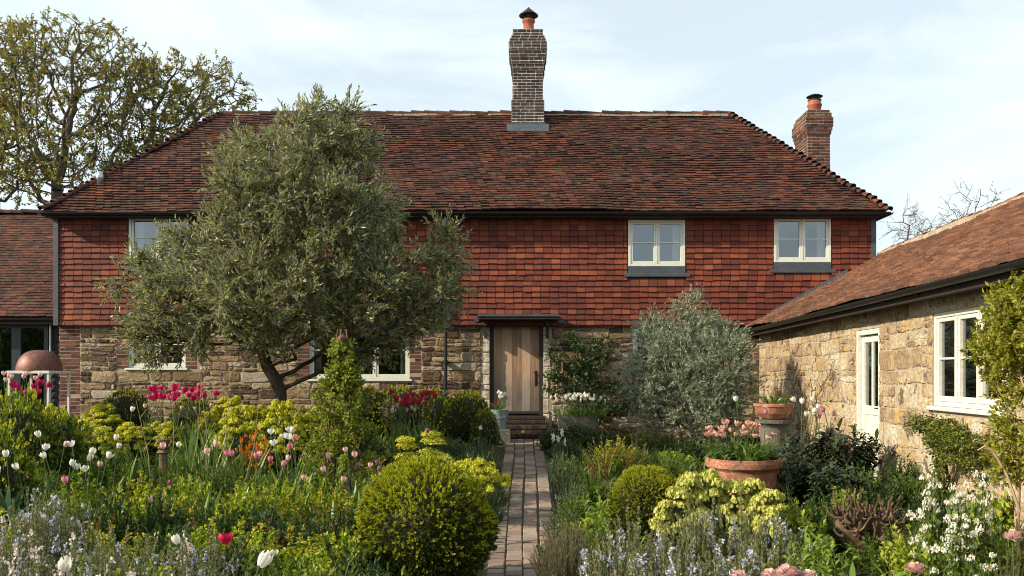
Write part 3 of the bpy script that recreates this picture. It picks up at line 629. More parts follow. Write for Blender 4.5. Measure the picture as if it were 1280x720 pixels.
mb = MB(); hx = ws[4]+.12; tube(mb, [(hx, YF+.098, 2.10), (hx, YF+.05, 2.09), (hx, YF+.045, 2.02), (hx, YF+.05, 1.95), (hx, YF+.098, 1.94)], .011, 6); bbox(mb, (hx-.025, YF+.092, 1.86), (hx+.025, YF+.099, 2.18), .003); tube(mb, [(hx, YF+.06, 2.14), (hx-.07, YF+.07, 2.15)], .007, 5)
mb.build('handle', M['gutter'], dr)
mb = MB()
cx0, cx1 = px2x(598, 17.45), px2x(698, 17.45)
bbox(mb, (cx0, YF-.42, 3.225), (cx1, YT-.03, 3.27), .008, 0); bbox(mb, (cx0-.02, YF-.44, 3.275), (cx1+.02, YT-.028, 3.325), .012, 1); box(mb, (cx0-.1, YT-.045, 3.2), (cx0, YT-.03, 3.27), 1); box(mb, (cx1, YT-.045, 3.17), (cx1+.12, YT-.03, 3.24), 1)
for x in (door[0]-.12, door[1]+.05): bbox(mb, (x, YF-.3, 3.10), (x+.07, YF-.01, 3.222), .006, 0); bbox(mb, (x+.005, YF-.12, 2.86), (x+.065, YF-.012, 3.098), .006, 0)
H(mb, 'door_canopy', [M['timber'], M['lead']])
mb = MB(); rb = np.random.default_rng(3)
for (yy, z0, z1, xa, xb) in ((17.24, .70, .90, -.62, .42), (17.46, .90, 1.05, -.68, .44), (17.62, 1.05, 1.15, -.72, .46)):
    box(mb, (xa+.01, yy+.012, z0-.25), (xb-.01, 17.79, z1-.012), 1); brickface(mb, (0, yy+.015, 0), Uf, Nf, xa, xb, z0-.15, z1-.08, 0, rb, back=.2)
    x = xa
    while x < xb-.02: bbox(mb, (x+.004, yy-.01, z1-.074), (min(x+.1, xb)-.003, yy+.24, z1+rb.normal(0, .003)), .007, 0); x += .1
H(mb, 'steps', [M['brickdark'], M['moss']])  # dark brick here stands in for the shadow lying on the steps
# chimneys
def bricks_box(mb, x0, x1, y0, y1, z0, z1, mi=0, rng=RNG, mo=1, bh=.073, j=.017):
    box(mb, (x0+.003, y0+.003, z0), (x1-.003, y1-.003, z1), mo)
    for (O_, U_, N_x, w) in (((x0, y0, 0), (1, 0, 0), (0, -1, 0), x1-x0), ((x1, y0, 0), (0, 1, 0), (1, 0, 0), y1-y0), ((x1, y1, 0), (-1, 0, 0), (0, 1, 0), x1-x0), ((x0, y1, 0), (0, -1, 0), (-1, 0, 0), y1-y0)):
        brickface(mb, np.array(O_, float), U_, N_x, 0, w, z0, z1, mi, rng, depth=.006, back=.03, bh=bh, j=j, bl=.215)
ch = hp(empty('chimney', (0, 0, 0))); mb = MB(); yc = 20.25
X0, X1 = px2x(641, yc), px2x(678.5, yc); cw = X1-X0
zz = lambda py: pz(py, yc)
bricks_box(mb, X0-.03, X1+.03, yc-.03, yc+.83, 7.6, zz(125))
bricks_box(mb, X0, X1, yc, yc+.8, zz(125), zz(88))
z = zz(88)
for k, (o_, h) in enumerate(((.022, .15), (.045, .15), (.068, .15), (.092, .22), (.068, .08), (.035, .08), (-.0, .16))):
    bricks_box(mb, X0-o_, X1+o_, yc-o_, yc+.8+o_, z, z+h, 0, mo=1); z += h
mb.build('brick_stack', [M['brickdark'], M['mortar2']], ch)
mb = MB(); cx, cyy = (X0+X1)/2+.02, yc+.4
lathe(mb, [(.0, z+.06), (.17, z+.05), (.30, z-.005)], 20, (cx, cyy, 0), 1)
mb.build('flaunching', [M['mortar2'], M['mortar2']], ch)
mb = MB(); lathe(mb, [(.15, z), (.15, z+.07), (.13, z+.09), (.125, z+.3), (.155, z+.32), (.155, z+.37), (.12, z+.37), (.11, z+.1)], 28, (cx, cyy, 0)); mb.build('chimney_pot', M['pottery'], ch, smooth=True)
mb = MB(); lathe(mb, [(.02, z+.68), (.035, z+.655), (.23, z+.49), (.235, z+.475), (.22, z+.475), (.0, z+.60)], 28, (cx, cyy, 0)); lathe(mb, [(.12, z+.36), (.12, z+.40), (.0, z+.40)], 20, (cx, cyy, 0))
for a in range(4): t = a*math.pi/2+.5; tube(mb, [(cx+.11*math.cos(t), cyy+.11*math.sin(t), z+.36), (cx+.13*math.cos(t), cyy+.13*math.sin(t), z+.52)], .01, 5)
mb.build('cowl', M['gutter'], ch, smooth=True)
mb = MB(); zf = ZE+(yc-YE)/(YR-YE)*(ZR-ZE); bbox(mb, (X0-.07, yc-.045, zf-.06), (X1+.07, yc-.032, zf+.09), .003); 
mb.add([(X0-.14, yc-.24, zf-.17), (X1+.14, yc-.24, zf-.17), (X1+.14, yc-.03, zf+.06), (X0-.14, yc-.03, zf+.06)], [[0, 1, 2, 3]])
for xx in (X0-.042, X1+.031): mb.add([(xx, yc-.04, zf-.05), (xx, yc-.04, zf+.12), (xx, yc+.5, zf+.6), (xx, yc+.5, zf+.4)], [[0, 1, 2, 3]])
mb.build('lead_flashing', M['lead'], ch)
ch = hp(empty('chimney', (0, 0, 0))); mb = MB(); yc = 21.0; X0, X1 = px2x(1009, yc), px2x(1037.5, yc); zz = lambda py: pz(py, yc)
bricks_box(mb, X0, X1, yc, yc+.95, 4.6, zz(168), rng=rb)
for o_, a_, b_ in ((.022, 168, 163.5), (.042, 163.5, 159), (.06, 159, 147), (.03, 147, 141), (-.01, 141, 137)): bricks_box(mb, X0-o_, X1+o_, yc-o_, yc+.95+o_, zz(a_), zz(b_), rng=rb)
mb.build('brick_stack', [M['brickred'], M['mortar']], ch)
z = zz(137); cx, cyy = px2x(1019, yc+.4), yc+.45; mb = MB()
lathe(mb, [(.16, z-.02), (.16, z+.2), (.18, z+.22), (.18, z+.26), (.155, z+.28), (.155, z+.36), (.13, z+.36), (.13, z)], 28, (cx, cyy, 0)); mb.build('chimney_pot', M['pottery'], ch, smooth=True)
mb = MB(); lathe(mb, [(.0, z+.52), (.12, z+.505), (.2, z+.465), (.2, z+.455), (.0, z+.47)], 24, (cx, cyy, 0)); lathe(mb, [(.17, z+.36), (.17, z+.375), (.0, z+.38)], 20, (cx, cyy, 0))
for a in range(4): t = a*math.pi/2+.5; tube(mb, [(cx+.10*math.cos(t), cyy+.10*math.sin(t), z+.36), (cx+.12*math.cos(t), cyy+.12*math.sin(t), z+.47)], .008, 5)
mb.build('cowl', M['gutter'], ch, smooth=True)
# flue on the left hip
yf = 18.25; xf = px2x(125, yf); zf = pz(245, yf); mb = MB()
lathe(mb, [(.0, zf-.1), (.062, zf-.1), (.062, zf+.34), (.075, zf+.35), (.075, zf+.44), (.06, zf+.46), (.06, zf+.52), (0, zf+.53)], 20, (xf, yf, 0)); lathe(mb, [(.22, zf-.06), (.08, zf+.05), (.064, zf+.06)], 16, (xf, yf, 0)); hp(mb.build('flue', M['steel'], None, smooth=True))
# small outside lamp bracket under the tiles, left corner drip
# ------------------------------------------------------------------ right wing
wd = unit(np.array([.0537, 1., 0])); WN = np.array([-wd[1], wd[0], 0.])       # wall direction away from camera, wall normal to the left
WP = lambda Y, off=0.: np.array([4.6+.0537*(Y-YF), Y, 0])-WN*(.28-off)       # point on the wall face
WO = WP(YF); UW = -wd                                                          # u runs from the farmhouse towards the camera
uof = lambda Y: (YF-Y)/wd[1]
wing = setp(empty('stone_wing', WP(12)+[0, 0, .6]), 'low golden stone wing at right with a long orange brown tiled roof', 'outbuilding')
WI = __import__('mathutils').Matrix.Translation(-wing.location)
def wp(o): o.parent = wing; o.matrix_parent_inverse = WI; return o
UL = uof(1.0); ZWE = 3.02
dW = (uof(11.75), uof(10.85), .62, 2.70); wW = (uof(9.25), uof(7.72), 1.76, 2.76)
mb = MB(); panel(mb, WO+WN*.003, UW, WN, .0, UL, .2, ZWE+.05, [dW, wW], th=.32, mi=1)
rs = np.random.default_rng(21)
stones(mb, WO, UW, WN, 0, UL, .3, ZWE+.02, [(dW[0]-.0, dW[1]+.0, .1, 2.72), (wW[0], wW[1], wW[2]-.05, wW[3]+.01)], hr=(.13, .32), wr=(.2, .6), depth=.016, joint=.013, rng=rs, split=.4)
E1 = WO+UW*UL
panel(mb, E1, -WN, UW, 0, 5.2, .2, ZWE, [], th=.3, mi=1); stones(mb, E1, -WN, UW, 0, 5.2, .3, ZWE, [], hr=(.16, .34), wr=(.22, .55), depth=.014, rng=rs)
wp(mb.build('stone_wall', [M['stone2'], M['mortar']]))
# wing roof
OV = .28; WR = 2.6; ZWR = 4.62; eo = WO+WN*OV; eo[2] = ZWE+.03
run = WR+OV; sl3 = math.hypot(run, ZWR-eo[2]); V3 = (-WN*run+np.array([0, 0, ZWR-eo[2]]))/sl3; N3 = unit(np.cross(UW, V3)); N3 = N3 if N3[2] > 0 else -N3
mb = MB(); rr_ = np.random.default_rng(9)
tiles(mb, eo, UW, V3, N3, sl3, lambda v: -.0 if v < 2.3 else -.2, lambda v: UL+.2, gauge=.098, tw=.17, lift=.03, jit=.010, sag=.05, rng=rr_, tilt=.016, gap=.006)
bo = eo-WN*2*run; V4 = (WN*run+np.array([0, 0, ZWR-eo[2]]))/sl3; N4 = np.array([WN[0]*-1*N3[2]*0, 0, 0])
N4 = unit(np.cross(UW, V4)); N4 = N4 if N4[2] > 0 else -N4
tiles(mb, bo, UW, V4, N4, sl3, lambda v: -.0, lambda v: UL+.2, gauge=.098, tw=.17, lift=.022, jit=.006, rng=rr_)
a, b = eo-[0, 0, .05], eo-[0, 0, .05]+UW*(UL+.18); t1, t2 = eo+V3*sl3-[0, 0, .05], eo+V3*sl3-[0, 0, .05]+UW*(UL+.18); c_, d_ = bo-[0, 0, .05], bo-[0, 0, .05]+UW*(UL+.18)
mb.add([a, b, t2, t1, c_, d_], [[0, 1, 2, 3], [4, 3, 2, 5], [0, 3, 4, 4], [1, 5, 2, 2]], 1)
wp(mb.build('roof', [M['roof2'], M['timber']]))
mb = MB(); ra, rb2 = eo+V3*sl3+UW*(UL+.15), eo+V3*sl3-UW*.1; ra[2] += .0
capline(mb, ra, rb2, int(UL/.3), .115, (0, 0, 1), taper=.98, lift=.0)
nn = 60
for i in range(nn):
    p = ra+(rb2-ra)*(i/nn); q = ra+(rb2-ra)*((i+.97)/nn)
    A = np.array([unit(q-p), -WN, (0, 0, 1.)]); box(mb, (0, -.15, -.10), (np.linalg.norm(q-p), .15, .02+RNG.uniform(-.012, .012)), 1, p, A)
wp(mb.build('ridge_tiles', [M['roof2'], M['mortar']]))
mb = MB(); g0 = eo+WN*.04-[0, 0, .04]; halfgutter(mb, g0+UW*UL, g0+UW*.1, .058)
u = .3
while u < UL: p = g0+UW*u; tube(mb, [p-WN*.07+[0, 0, .02], p-[0, 0, .06], p+WN*.065+[0, 0, .0]], .009, 5); tube(mb, [p-[0, 0, .062], p-WN*.3-[0, 0, .10]], .01, 5); u += .95
wp(mb.build('gutter', M['gutter']))
mb = MB(); A = np.array([UW, WN, (0, 0, 1.)]); box(mb, (0, OV-.05, -.16), (UL, OV-.02, -.03), 0, WO+[0, 0, eo[2]], A); box(mb, (0, .03, -.14), (UL, OV-.052, -.12), 0, WO+[0, 0, eo[2]], A)
wp(mb.build('fascia', M['timber']))
mb = MB()                                 # lead along the abutment with the tiled wall
p0 = eo+V3*.55; p1 = eo+V3*(sl3*.72)
for i in range(5):
    q0 = p0+(p1-p0)*(i/5); q1 = p0+(p1-p0)*((i+1.06)/5); sU = UW*.05; up = np.array([0, 0, .05])
    yy0 = np.array([0, YT-.06-q0[1], 0]); yy1 = np.array([0, YT-.06-q1[1], 0])
    mb.add([q0+yy0+N3*.03+(0, -.09, 0), q1+yy1+N3*.03+(0, -.09, 0), q1+yy1+N3*.045, q0+yy0+N3*.045, q1+yy1+up+(0, .01, .06), q0+yy0+up+(0, .01, .06)], [[0, 1, 2, 3], [3, 2, 4, 5]])
wp(mb.build('lead_flashing', M['lead']))
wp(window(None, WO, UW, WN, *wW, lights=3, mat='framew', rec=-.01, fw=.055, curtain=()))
dd = wp(empty('door', (0, 0, 0))); O_, A = frame_of(WO, UW, WN)
mb = MB(); B = lambda a, b, c, d, e, f, m: bbox(m, (a, e, c), (b, f, d), .005, 0, O_, A)
B(dW[0], dW[0]+.07, .62, 2.7, -.12, -.005, mb); B(dW[1]-.07, dW[1], .62, 2.7, -.12, -.005, mb); B(dW[0]+.07, dW[1]-.07, 2.63, 2.7, -.12, -.007, mb); mb.build('door_frame', M['framew'], dd)
mb = MB(); a, b = dW[0]+.075, dW[1]-.075; zm = 1.62
B(a, a+.09, .64, 2.62, -.10, -.055, mb); B(b-.09, b, .64, 2.62, -.10, -.055, mb); B(a+.09, b-.09, 2.53, 2.62, -.10, -.057, mb); B(a+.09, b-.09, zm-.06, zm+.06, -.10, -.057, mb); B(a+.09, b-.09, .64, .84, -.10, -.057, mb)
m_ = (a+b)/2; B(m_-.018, m_+.018, zm+.06, 2.53, -.095, -.06, mb)
for i in range(6): x = a+.09+(b-a-.18)*i/6; B(x+.002, x+(b-a-.18)/6-.002, .84, zm-.06, -.09, -.068, mb)
mb.build('door_panel', M['framew'], dd)
mb = MB(); X = lambda u, v: O_+np.array([u, -.078, v])@A
mb.add([X(a+.09, zm+.06), X(b-.09, zm+.06), X(b-.09, 2.53), X(a+.09, 2.53)], [[0, 1, 2, 3]]); mb.build('pane', M['glass'], dd)
mb = MB(); X = lambda u, n, v: O_+np.array([u, n, v])@A; q = (a-.3, b+.3, .5, 2.8)
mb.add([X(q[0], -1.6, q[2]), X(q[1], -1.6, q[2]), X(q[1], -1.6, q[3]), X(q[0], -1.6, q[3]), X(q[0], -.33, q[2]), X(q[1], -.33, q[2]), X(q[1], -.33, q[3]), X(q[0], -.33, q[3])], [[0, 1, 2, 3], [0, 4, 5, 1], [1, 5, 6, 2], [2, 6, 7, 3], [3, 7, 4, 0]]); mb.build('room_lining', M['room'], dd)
mb = MB(); hx = b-.045; tube(mb, [X(hx, -.055, 1.66), X(hx, -.02, 1.66), X(hx-.1, -.015, 1.66)], .01, 6); mb.build('handle', M['gutter'], dd)
mb = MB(); B(dW[0]-.1, dW[1]+.1, .42, .60, -.12, .35, mb); wp(mb.build('doorstep', M['stonegrey']))

# ------------------------------------------------------------------ left outbuilding
lb = setp(empty('low_outbuilding', (-11.5, 19, .7)), 'low outbuilding at far left with dark tiled roof, black boarding and glazed slate blue doors', 'outbuilding')
LI = __import__('mathutils').Matrix.Translation((11.5, -19, -.7))
def lp(o): o.parent = lb; o.matrix_parent_inverse = LI; return o
Yl = 18.9; ze = pz(396, Yl-.3); yr = 21.3; zr = pz(266, yr); x0, x1 = -17.5, XL-.045
sl4 = math.hypot(yr-Yl+.3, zr-ze); V5 = np.array([0, yr-Yl+.3, zr-ze])/sl4; N5 = np.array([0, -V5[2], V5[1]])
mb = MB(); tiles(mb, (0, Yl-.3, ze), (1, 0, 0), V5, N5, sl4, lambda v: x0, lambda v: x1, gauge=.098, tw=.17, lift=.021, jit=.005, sag=.02)
V6 = V5*[1, -1, 1]; N6 = N5*[1, -1, 1]; yb = 2*yr-Yl+.3; tiles(mb, (0, yb, ze), (-1, 0, 0), V6, N6, sl4, lambda v: -x1, lambda v: -x0, gauge=.098, tw=.17, lift=.021, jit=.005)
mb.add([(x0, Yl-.3, ze-.05), (x1, Yl-.3, ze-.05), (x1, yr, zr-.05), (x0, yr, zr-.05), (x1, yb, ze-.05), (x0, yb, ze-.05)], [[0, 1, 2, 3], [3, 2, 4, 5], [1, 4, 2, 2], [0, 3, 5, 5]], 1)
lp(mb.build('roof', [M['roof'], M['timber']]))
mb = MB(); capline(mb, (x0, yr, zr-.01), (x1-.05, yr, zr-.01), 25, .11, (0, 0, 1), taper=.97); lp(mb.build('ridge_tiles', M['roof']))
mb = MB(); halfgutter(mb, (x0, Yl-.34, ze-.04), (x1-.02, Yl-.34, ze-.04)); box(mb, (x0, Yl-.28, ze-.16), (x1, Yl-.26, ze-.03)); lp(mb.build('gutter', M['gutter']))
gd = (px2x(-60, Yl), px2x(61, Yl), .75, pz(404, Yl)); mb = MB(); panel(mb, (0, Yl+.02, 0), Uf, Nf, x0, x1-.02, .4, ze+.1, [gd], th=.2)
v = .5
while v < ze:
    for a, b in ((x0, gd[0]), (gd[1], x1-.02)):
        if v < gd[3]+.0: mb.add([(a, Yl-.012, v), (b, Yl-.012, v), (b, Yl+.015, v+.16), (a, Yl+.015, v+.16), (a, Yl+.015, v), (b, Yl+.015, v)], [[0, 1, 2, 3], [4, 5, 1, 0]])
        elif a == x0: mb.add([(x0, Yl-.012, v), (x1-.02, Yl-.012, v), (x1-.02, Yl+.015, v+.16), (x0, Yl+.015, v+.16)], [[0, 1, 2, 3]])
    v += .155
box(mb, (x0, Yl+.25, .4), (x0+.1, yb-.3, ze)); box(mb, (x0, yb-.4, .4), (x1, yb-.3, ze)); lp(mb.build('boarded_wall', M['board']))
nl = 3; w = (gd[1]-gd[0])/nl
for i in range(nl):
    dd = lp(empty('glazed_door', (0, 0, 0))); mb = MB(); a, b, c, d = gd[0]+w*i, gd[0]+w*(i+1), gd[2], gd[3]
    B = lambda a, b, c, d: bbox(mb, (a, Yl-.02, c), (b, Yl+.05, d), .005)
    B(a+.002, a+.10, c, d); B(b-.10, b-.002, c, d); B(a+.101, b-.101, d-.1, d); B(a+.101, b-.101, c, c+.2); mb.build('door_frame', M['slatepaint'], dd)
    mb = MB(); mb.add([(a+.1, Yl+.02, c+.2), (b-.1, Yl+.02, c+.2), (b-.1, Yl+.02, d-.1), (a+.1, Yl+.02, d-.1)], [[0, 1, 2, 3]]); mb.build('pane', M['glass'], dd)
mb = MB(); mb.add([(gd[0]-.3, Yl+2, .7), (gd[1]+.3, Yl+2, .7), (gd[1]+.3, Yl+2, 3.2), (gd[0]-.3, Yl+2, 3.2), (gd[0]-.3, Yl+.25, .7), (gd[1]+.3, Yl+.25, .7)], [[0, 1, 2, 3], [4, 5, 1, 0]]); lp(mb.build('room_lining', M['room']))
mb = MB(); tube(mb, [(gd[1]+.06, Yl-.04, .7), (gd[1]+.06, Yl-.04, ze-.05)], .022, 8); lp(mb.build('downpipe', M['steel']))

# ------------------------------------------------------------------ trees by space colonisation
def colonize(attr, start, step, infl, kill, iters=220, rng=RNG, grav=0.):
    nodes = [np.array(p, float) for p in start]; par = [-1]+list(range(len(start)-1)); A = np.array(attr, float)
    nd = np.full(len(A), 1e9); ni = np.zeros(len(A), int); new = list(range(len(nodes)))
    kids_ = {}
    for it in range(iters):
        Q = np.array([nodes[i] for i in new]); D = np.linalg.norm(A[:, None]-Q[None], axis=2); j = D.argmin(1); d = D[np.arange(len(A)), j]
        up = d < nd; nd[up] = d[up]; ni[up] = np.array(new)[j[up]]
        keep = nd > kill; A, nd, ni = A[keep], nd[keep], ni[keep]
        if len(A) == 0: break
        act = nd < infl if it > 3 else np.ones(len(A), bool)
        if not act.any(): act = nd <= nd.min()*1.2
        new = []; Aa, na = A[act], ni[act]; dead = []
        for q in np.unique(na):
            v = unit(Aa[na == q]-nodes[q]).mean(0)+rng.normal(0, .22, 3)+np.array([0, 0, grav]); p = nodes[q]+unit(v)*step
            k = kids_.get(q, 0)
            if k >= 3: dead.append(q); continue
            kids_[q] = k+1; nodes.append(p); par.append(int(q)); new.append(len(nodes)-1)
        if dead: m = ~np.isin(ni, dead); A, nd, ni = A[m], nd[m], ni[m]
        if not new: break
    return np.array(nodes), np.array(par)
def radii(par, tip, ex=2.3):
    n = len(par); r = np.zeros(n); cc = np.zeros(n, int)
    for i in range(n-1, 0, -1):
        if r[i] == 0: r[i] = tip**ex
        r[par[i]] += r[i]
    if r[0] == 0: r[0] = tip**ex
    return r**(1/ex)
def ellip(n, c, r, rng, hollow=0.):
    d = rdir(n, rng); u = rng.random(n)**(1/3)*(1-hollow)+hollow; return np.array(c)+d*u[:, None]*np.array(r)
def tree(name, label, cat, base, lobes, n_attr, start, step, infl, kill, tip, bark, leafm, nleaf, LL, LW, twig, k=5, spread=.3, group=None, seed=1, stiff=1.0, clump=None, droop=0.):
    rng = np.random.default_rng(seed); base = np.array(base, float)
    w = np.array([r[0]*r[1]*r[2] for c, r in lobes])**.8; w = w/w.sum()
    attr = np.concatenate([ellip(int(n_attr*q)+3, c, r, rng, .15) for (c, r), q in zip(lobes, w)])
    nodes, par = colonize(attr, start, step, infl, kill, rng=rng); r = radii(par, tip)
    root = setp(empty(name, base), label, cat, group); nodes = nodes-base
    mb = MB(); i = np.arange(1, len(nodes)); big = r[i] > tip*2.2
    ext = nodes[i]+(nodes[i]-nodes[par[i]])*.06
    segs(mb, nodes[par[i]][big], ext[big], np.minimum(r[par[i]], r[i]*1.25)[big], r[i][big], 8)
    mb.build('trunk', bark, root, smooth=True)
    mb = MB(); segs(mb, nodes[par[i]][~big], ext[~big], r[i][~big], r[i][~big]*.85, 4)
    # twigs with leaves on the thin outer wood
    haskid = np.zeros(len(nodes), bool); haskid[par[1:]] = True
    thin = np.where((r < tip*2.4) & (np.arange(len(nodes)) > 0))[0]; wts = np.where(haskid[thin], .45, 1.)
    if clump is not None: wts = wts*clump(nodes[thin]+base, rng)
    nt_ = max(1, nleaf//14); pick = rng.choice(thin, nt_, p=wts/wts.sum())
    d0 = unit(nodes[pick]-nodes[par[pick]]); dirs = unit(d0+rdir(nt_, rng)*.9+np.array([0, 0, .15-droop])); tl = twig*rng.uniform(.5, 1.3, nt_)
    P0 = nodes[pick]+rng.normal(0, step*.25, (nt_, 3)); segs(mb, nodes[pick], P0+dirs*tl[:, None], tip*.6, tip*.25, 3)
    mb.build('branch_twigs', bark, root)
    m = 14; t = np.tile(np.linspace(.15, 1, m), nt_); pi = np.repeat(np.arange(nt_), m); n = len(pi)
    P = P0[pi]+dirs[pi]*(tl[pi]*t)[:, None]+rng.normal(0, twig*.03, (n, 3)); D = unit(dirs[pi]*stiff+rdir(n, rng)*1.0+np.array([0, 0, -droop]))
    mb = MB(); leaves(mb, P, D, LL*rng.uniform(.6, 1.2, n), LW*rng.uniform(.7, 1.2, n), .2, rng); mb.build('crown', leafm, root)
    return root
S = lambda w, Y: w/F*Y
# olive
def ol(px, py, rx, ry, Y, ry2): return (at(px, py, Y), (S(rx, Y), ry2, S(ry, Y)))
Yo = 13.6; b0 = np.array([px2x(356, Yo), Yo, float(ground(-4, Yo))]); b0[2] -= .05
tp = lambda px, py, dy=0: at(px, py, Yo+dy)
tree('olive_tree', 'large grey green olive tree leaning over the left bed in front of the farmhouse', 'tree', b0,
     [ol(375, 225, 92, 88, Yo, 1.1), ol(400, 165, 58, 38, Yo, .6), ol(312, 235, 44, 60, Yo, .7), ol(240, 310, 34, 28, Yo, .6), ol(207, 428, 36, 26, Yo-.2, .6), ol(462, 428, 46, 24, Yo, .6), ol(405, 300, 105, 100, Yo, 1.4), ol(228, 345, 66, 48, Yo, 1.0), ol(182, 372, 30, 40, Yo-.3, .8), ol(265, 390, 90, 55, Yo-.2, 1.1), ol(200, 420, 45, 30, Yo-.3, .7), ol(340, 380, 90, 60, Yo-.5, 1.2), ol(470, 380, 85, 60, Yo, 1.1), ol(535, 345, 38, 40, Yo, .8), ol(560, 310, 22, 40, Yo, .4), ol(310, 320, 70, 60, Yo-.5, .7), ol(345, 410, 60, 22, Yo-.2, .8), ol(430, 412, 50, 22, Yo, .8), ol(515, 385, 46, 26, Yo, .8), ol(445, 215, 30, 55, Yo, .5)],
     1900, [b0, tp(350, 488), tp(344, 474), tp(334, 458), tp(329, 442), tp(321, 428), tp(324, 412)], .16, 1.2, .2, .008, M['bark'], M['olive'], 100000, .096, .025, .32, seed=4, stiff=1.3)
# oaks behind
Yk = 34
def oak(cx, lobes, base_px, seed, label, nleaf, na=900):
    g = .4; b = np.array([(base_px-VX)/F*Yk, Yk, g]); st = [b+np.array([0, 0, z*.9]) for z in range(0, 5)]
    tree('oak_tree', label, 'tree', b, [(at(px, py, Yk+dy), (S(rx, Yk), S(rx, Yk)*.75, S(ry, Yk))) for px, py, rx, ry, dy in lobes], na, st, .36, 4.0, .42, .02, M['bark2'], M['oak'], int(nleaf*1.35), .105, .068, .40, seed=seed, group='oaks behind the farmhouse', stiff=.6)
oak(85, [(95, 70, 85, 45, 0), (40, 95, 70, 60, 0), (135, 105, 60, 55, 0), (80, 170, 95, 55, 0), (70, 225, 90, 30, 0)], 82, 3, 'tall twisted oak in new yellow leaf behind the left end of the farmhouse', 15000, 1500)
oak(200, [(205, 112, 80, 38, 1), (262, 108, 52, 30, 1), (298, 125, 26, 18, 1), (180, 150, 70, 45, 1), (235, 150, 70, 35, 1), (170, 200, 60, 30, 1)], 170, 8, 'spreading oak whose low boughs reach over the left hip of the roof', 14000, 1500)
oak(-10, [(-20, 90, 70, 75, 1), (15, 60, 50, 42, 1), (0, 180, 70, 70, 0)], 5, 5, 'oak at the far left edge with its trunk beyond the outbuilding', 11000, 1200)
# bare trees beyond the wing
def bare(px, py, w, h, Y, seed, label):
    b = np.array([(px-VX)/F*Y, Y, .4]); top = at(px, py, Y); st = [b, b+[0, 0, 1.2], b+[.1, 0, 2.4], b+[.1, 0, 3.4]]
    tree('bare_tree', label, 'tree', b, [(at(px, py, Y), (S(w, Y), S(w, Y)*.7, S(h, Y)))], 260, st, .3, 3, .45, .012, M['twig'], M['fennel'], 900, .05, .03, .5, seed=seed, group='bare trees beyond the wing')
bare(1215, 262, 42, 30, 34, 1, 'bare tree behind the ridge of the stone wing, larger one at right')
bare(1135, 282, 24, 28, 34, 2, 'small bare tree just right of the roof corner')
bare(1165, 290, 24, 22, 38, 3, 'thin bare tree between two others beyond the wing')

# ------------------------------------------------------------------ plant builders (at the origin)
def arcs(n, h, r, rng, base=.25, bend=.5, top=(.6, 1.), dome=.5):
    a = rng.random(n)*2*math.pi; u = np.sqrt(rng.random(n)); e = np.stack([np.cos(a), np.sin(a)], 1)
    B = np.column_stack([e*(r*base*u)[:, None], np.zeros(n)]); T = np.column_stack([e*(r*u)[:, None], h*rng.uniform(*top, n)*(1-dome*u**2)])
    T[:, :2] += rng.normal(0, r*.06, (n, 2)); Cc = B*(1-bend)+T*bend; Cc[:, 2] = T[:, 2]*.62; Cc[:, :2] = B[:, :2]+(T[:, :2]-B[:, :2])*(.35)
    return B, Cc, T
def bez(B, Cc, T, t):
    t = t[:, None]; return (1-t)**2*B+2*t*(1-t)*Cc+t*t*T
def bezd(B, Cc, T, t):
    t = t[:, None]; return unit(2*(1-t)*(Cc-B)+2*t*(T-Cc))
def stemtubes(mb, B, Cc, T, rad, k=3, n=5):
    for i in range(n):
        t0 = np.full(len(B), i/n); t1 = np.full(len(B), (i+1)/n)
        segs(mb, bez(B, Cc, T, t0), bez(B, Cc, T, t1), rad*(1-.6*i/n), rad*(1-.6*(i+1)/n), k)
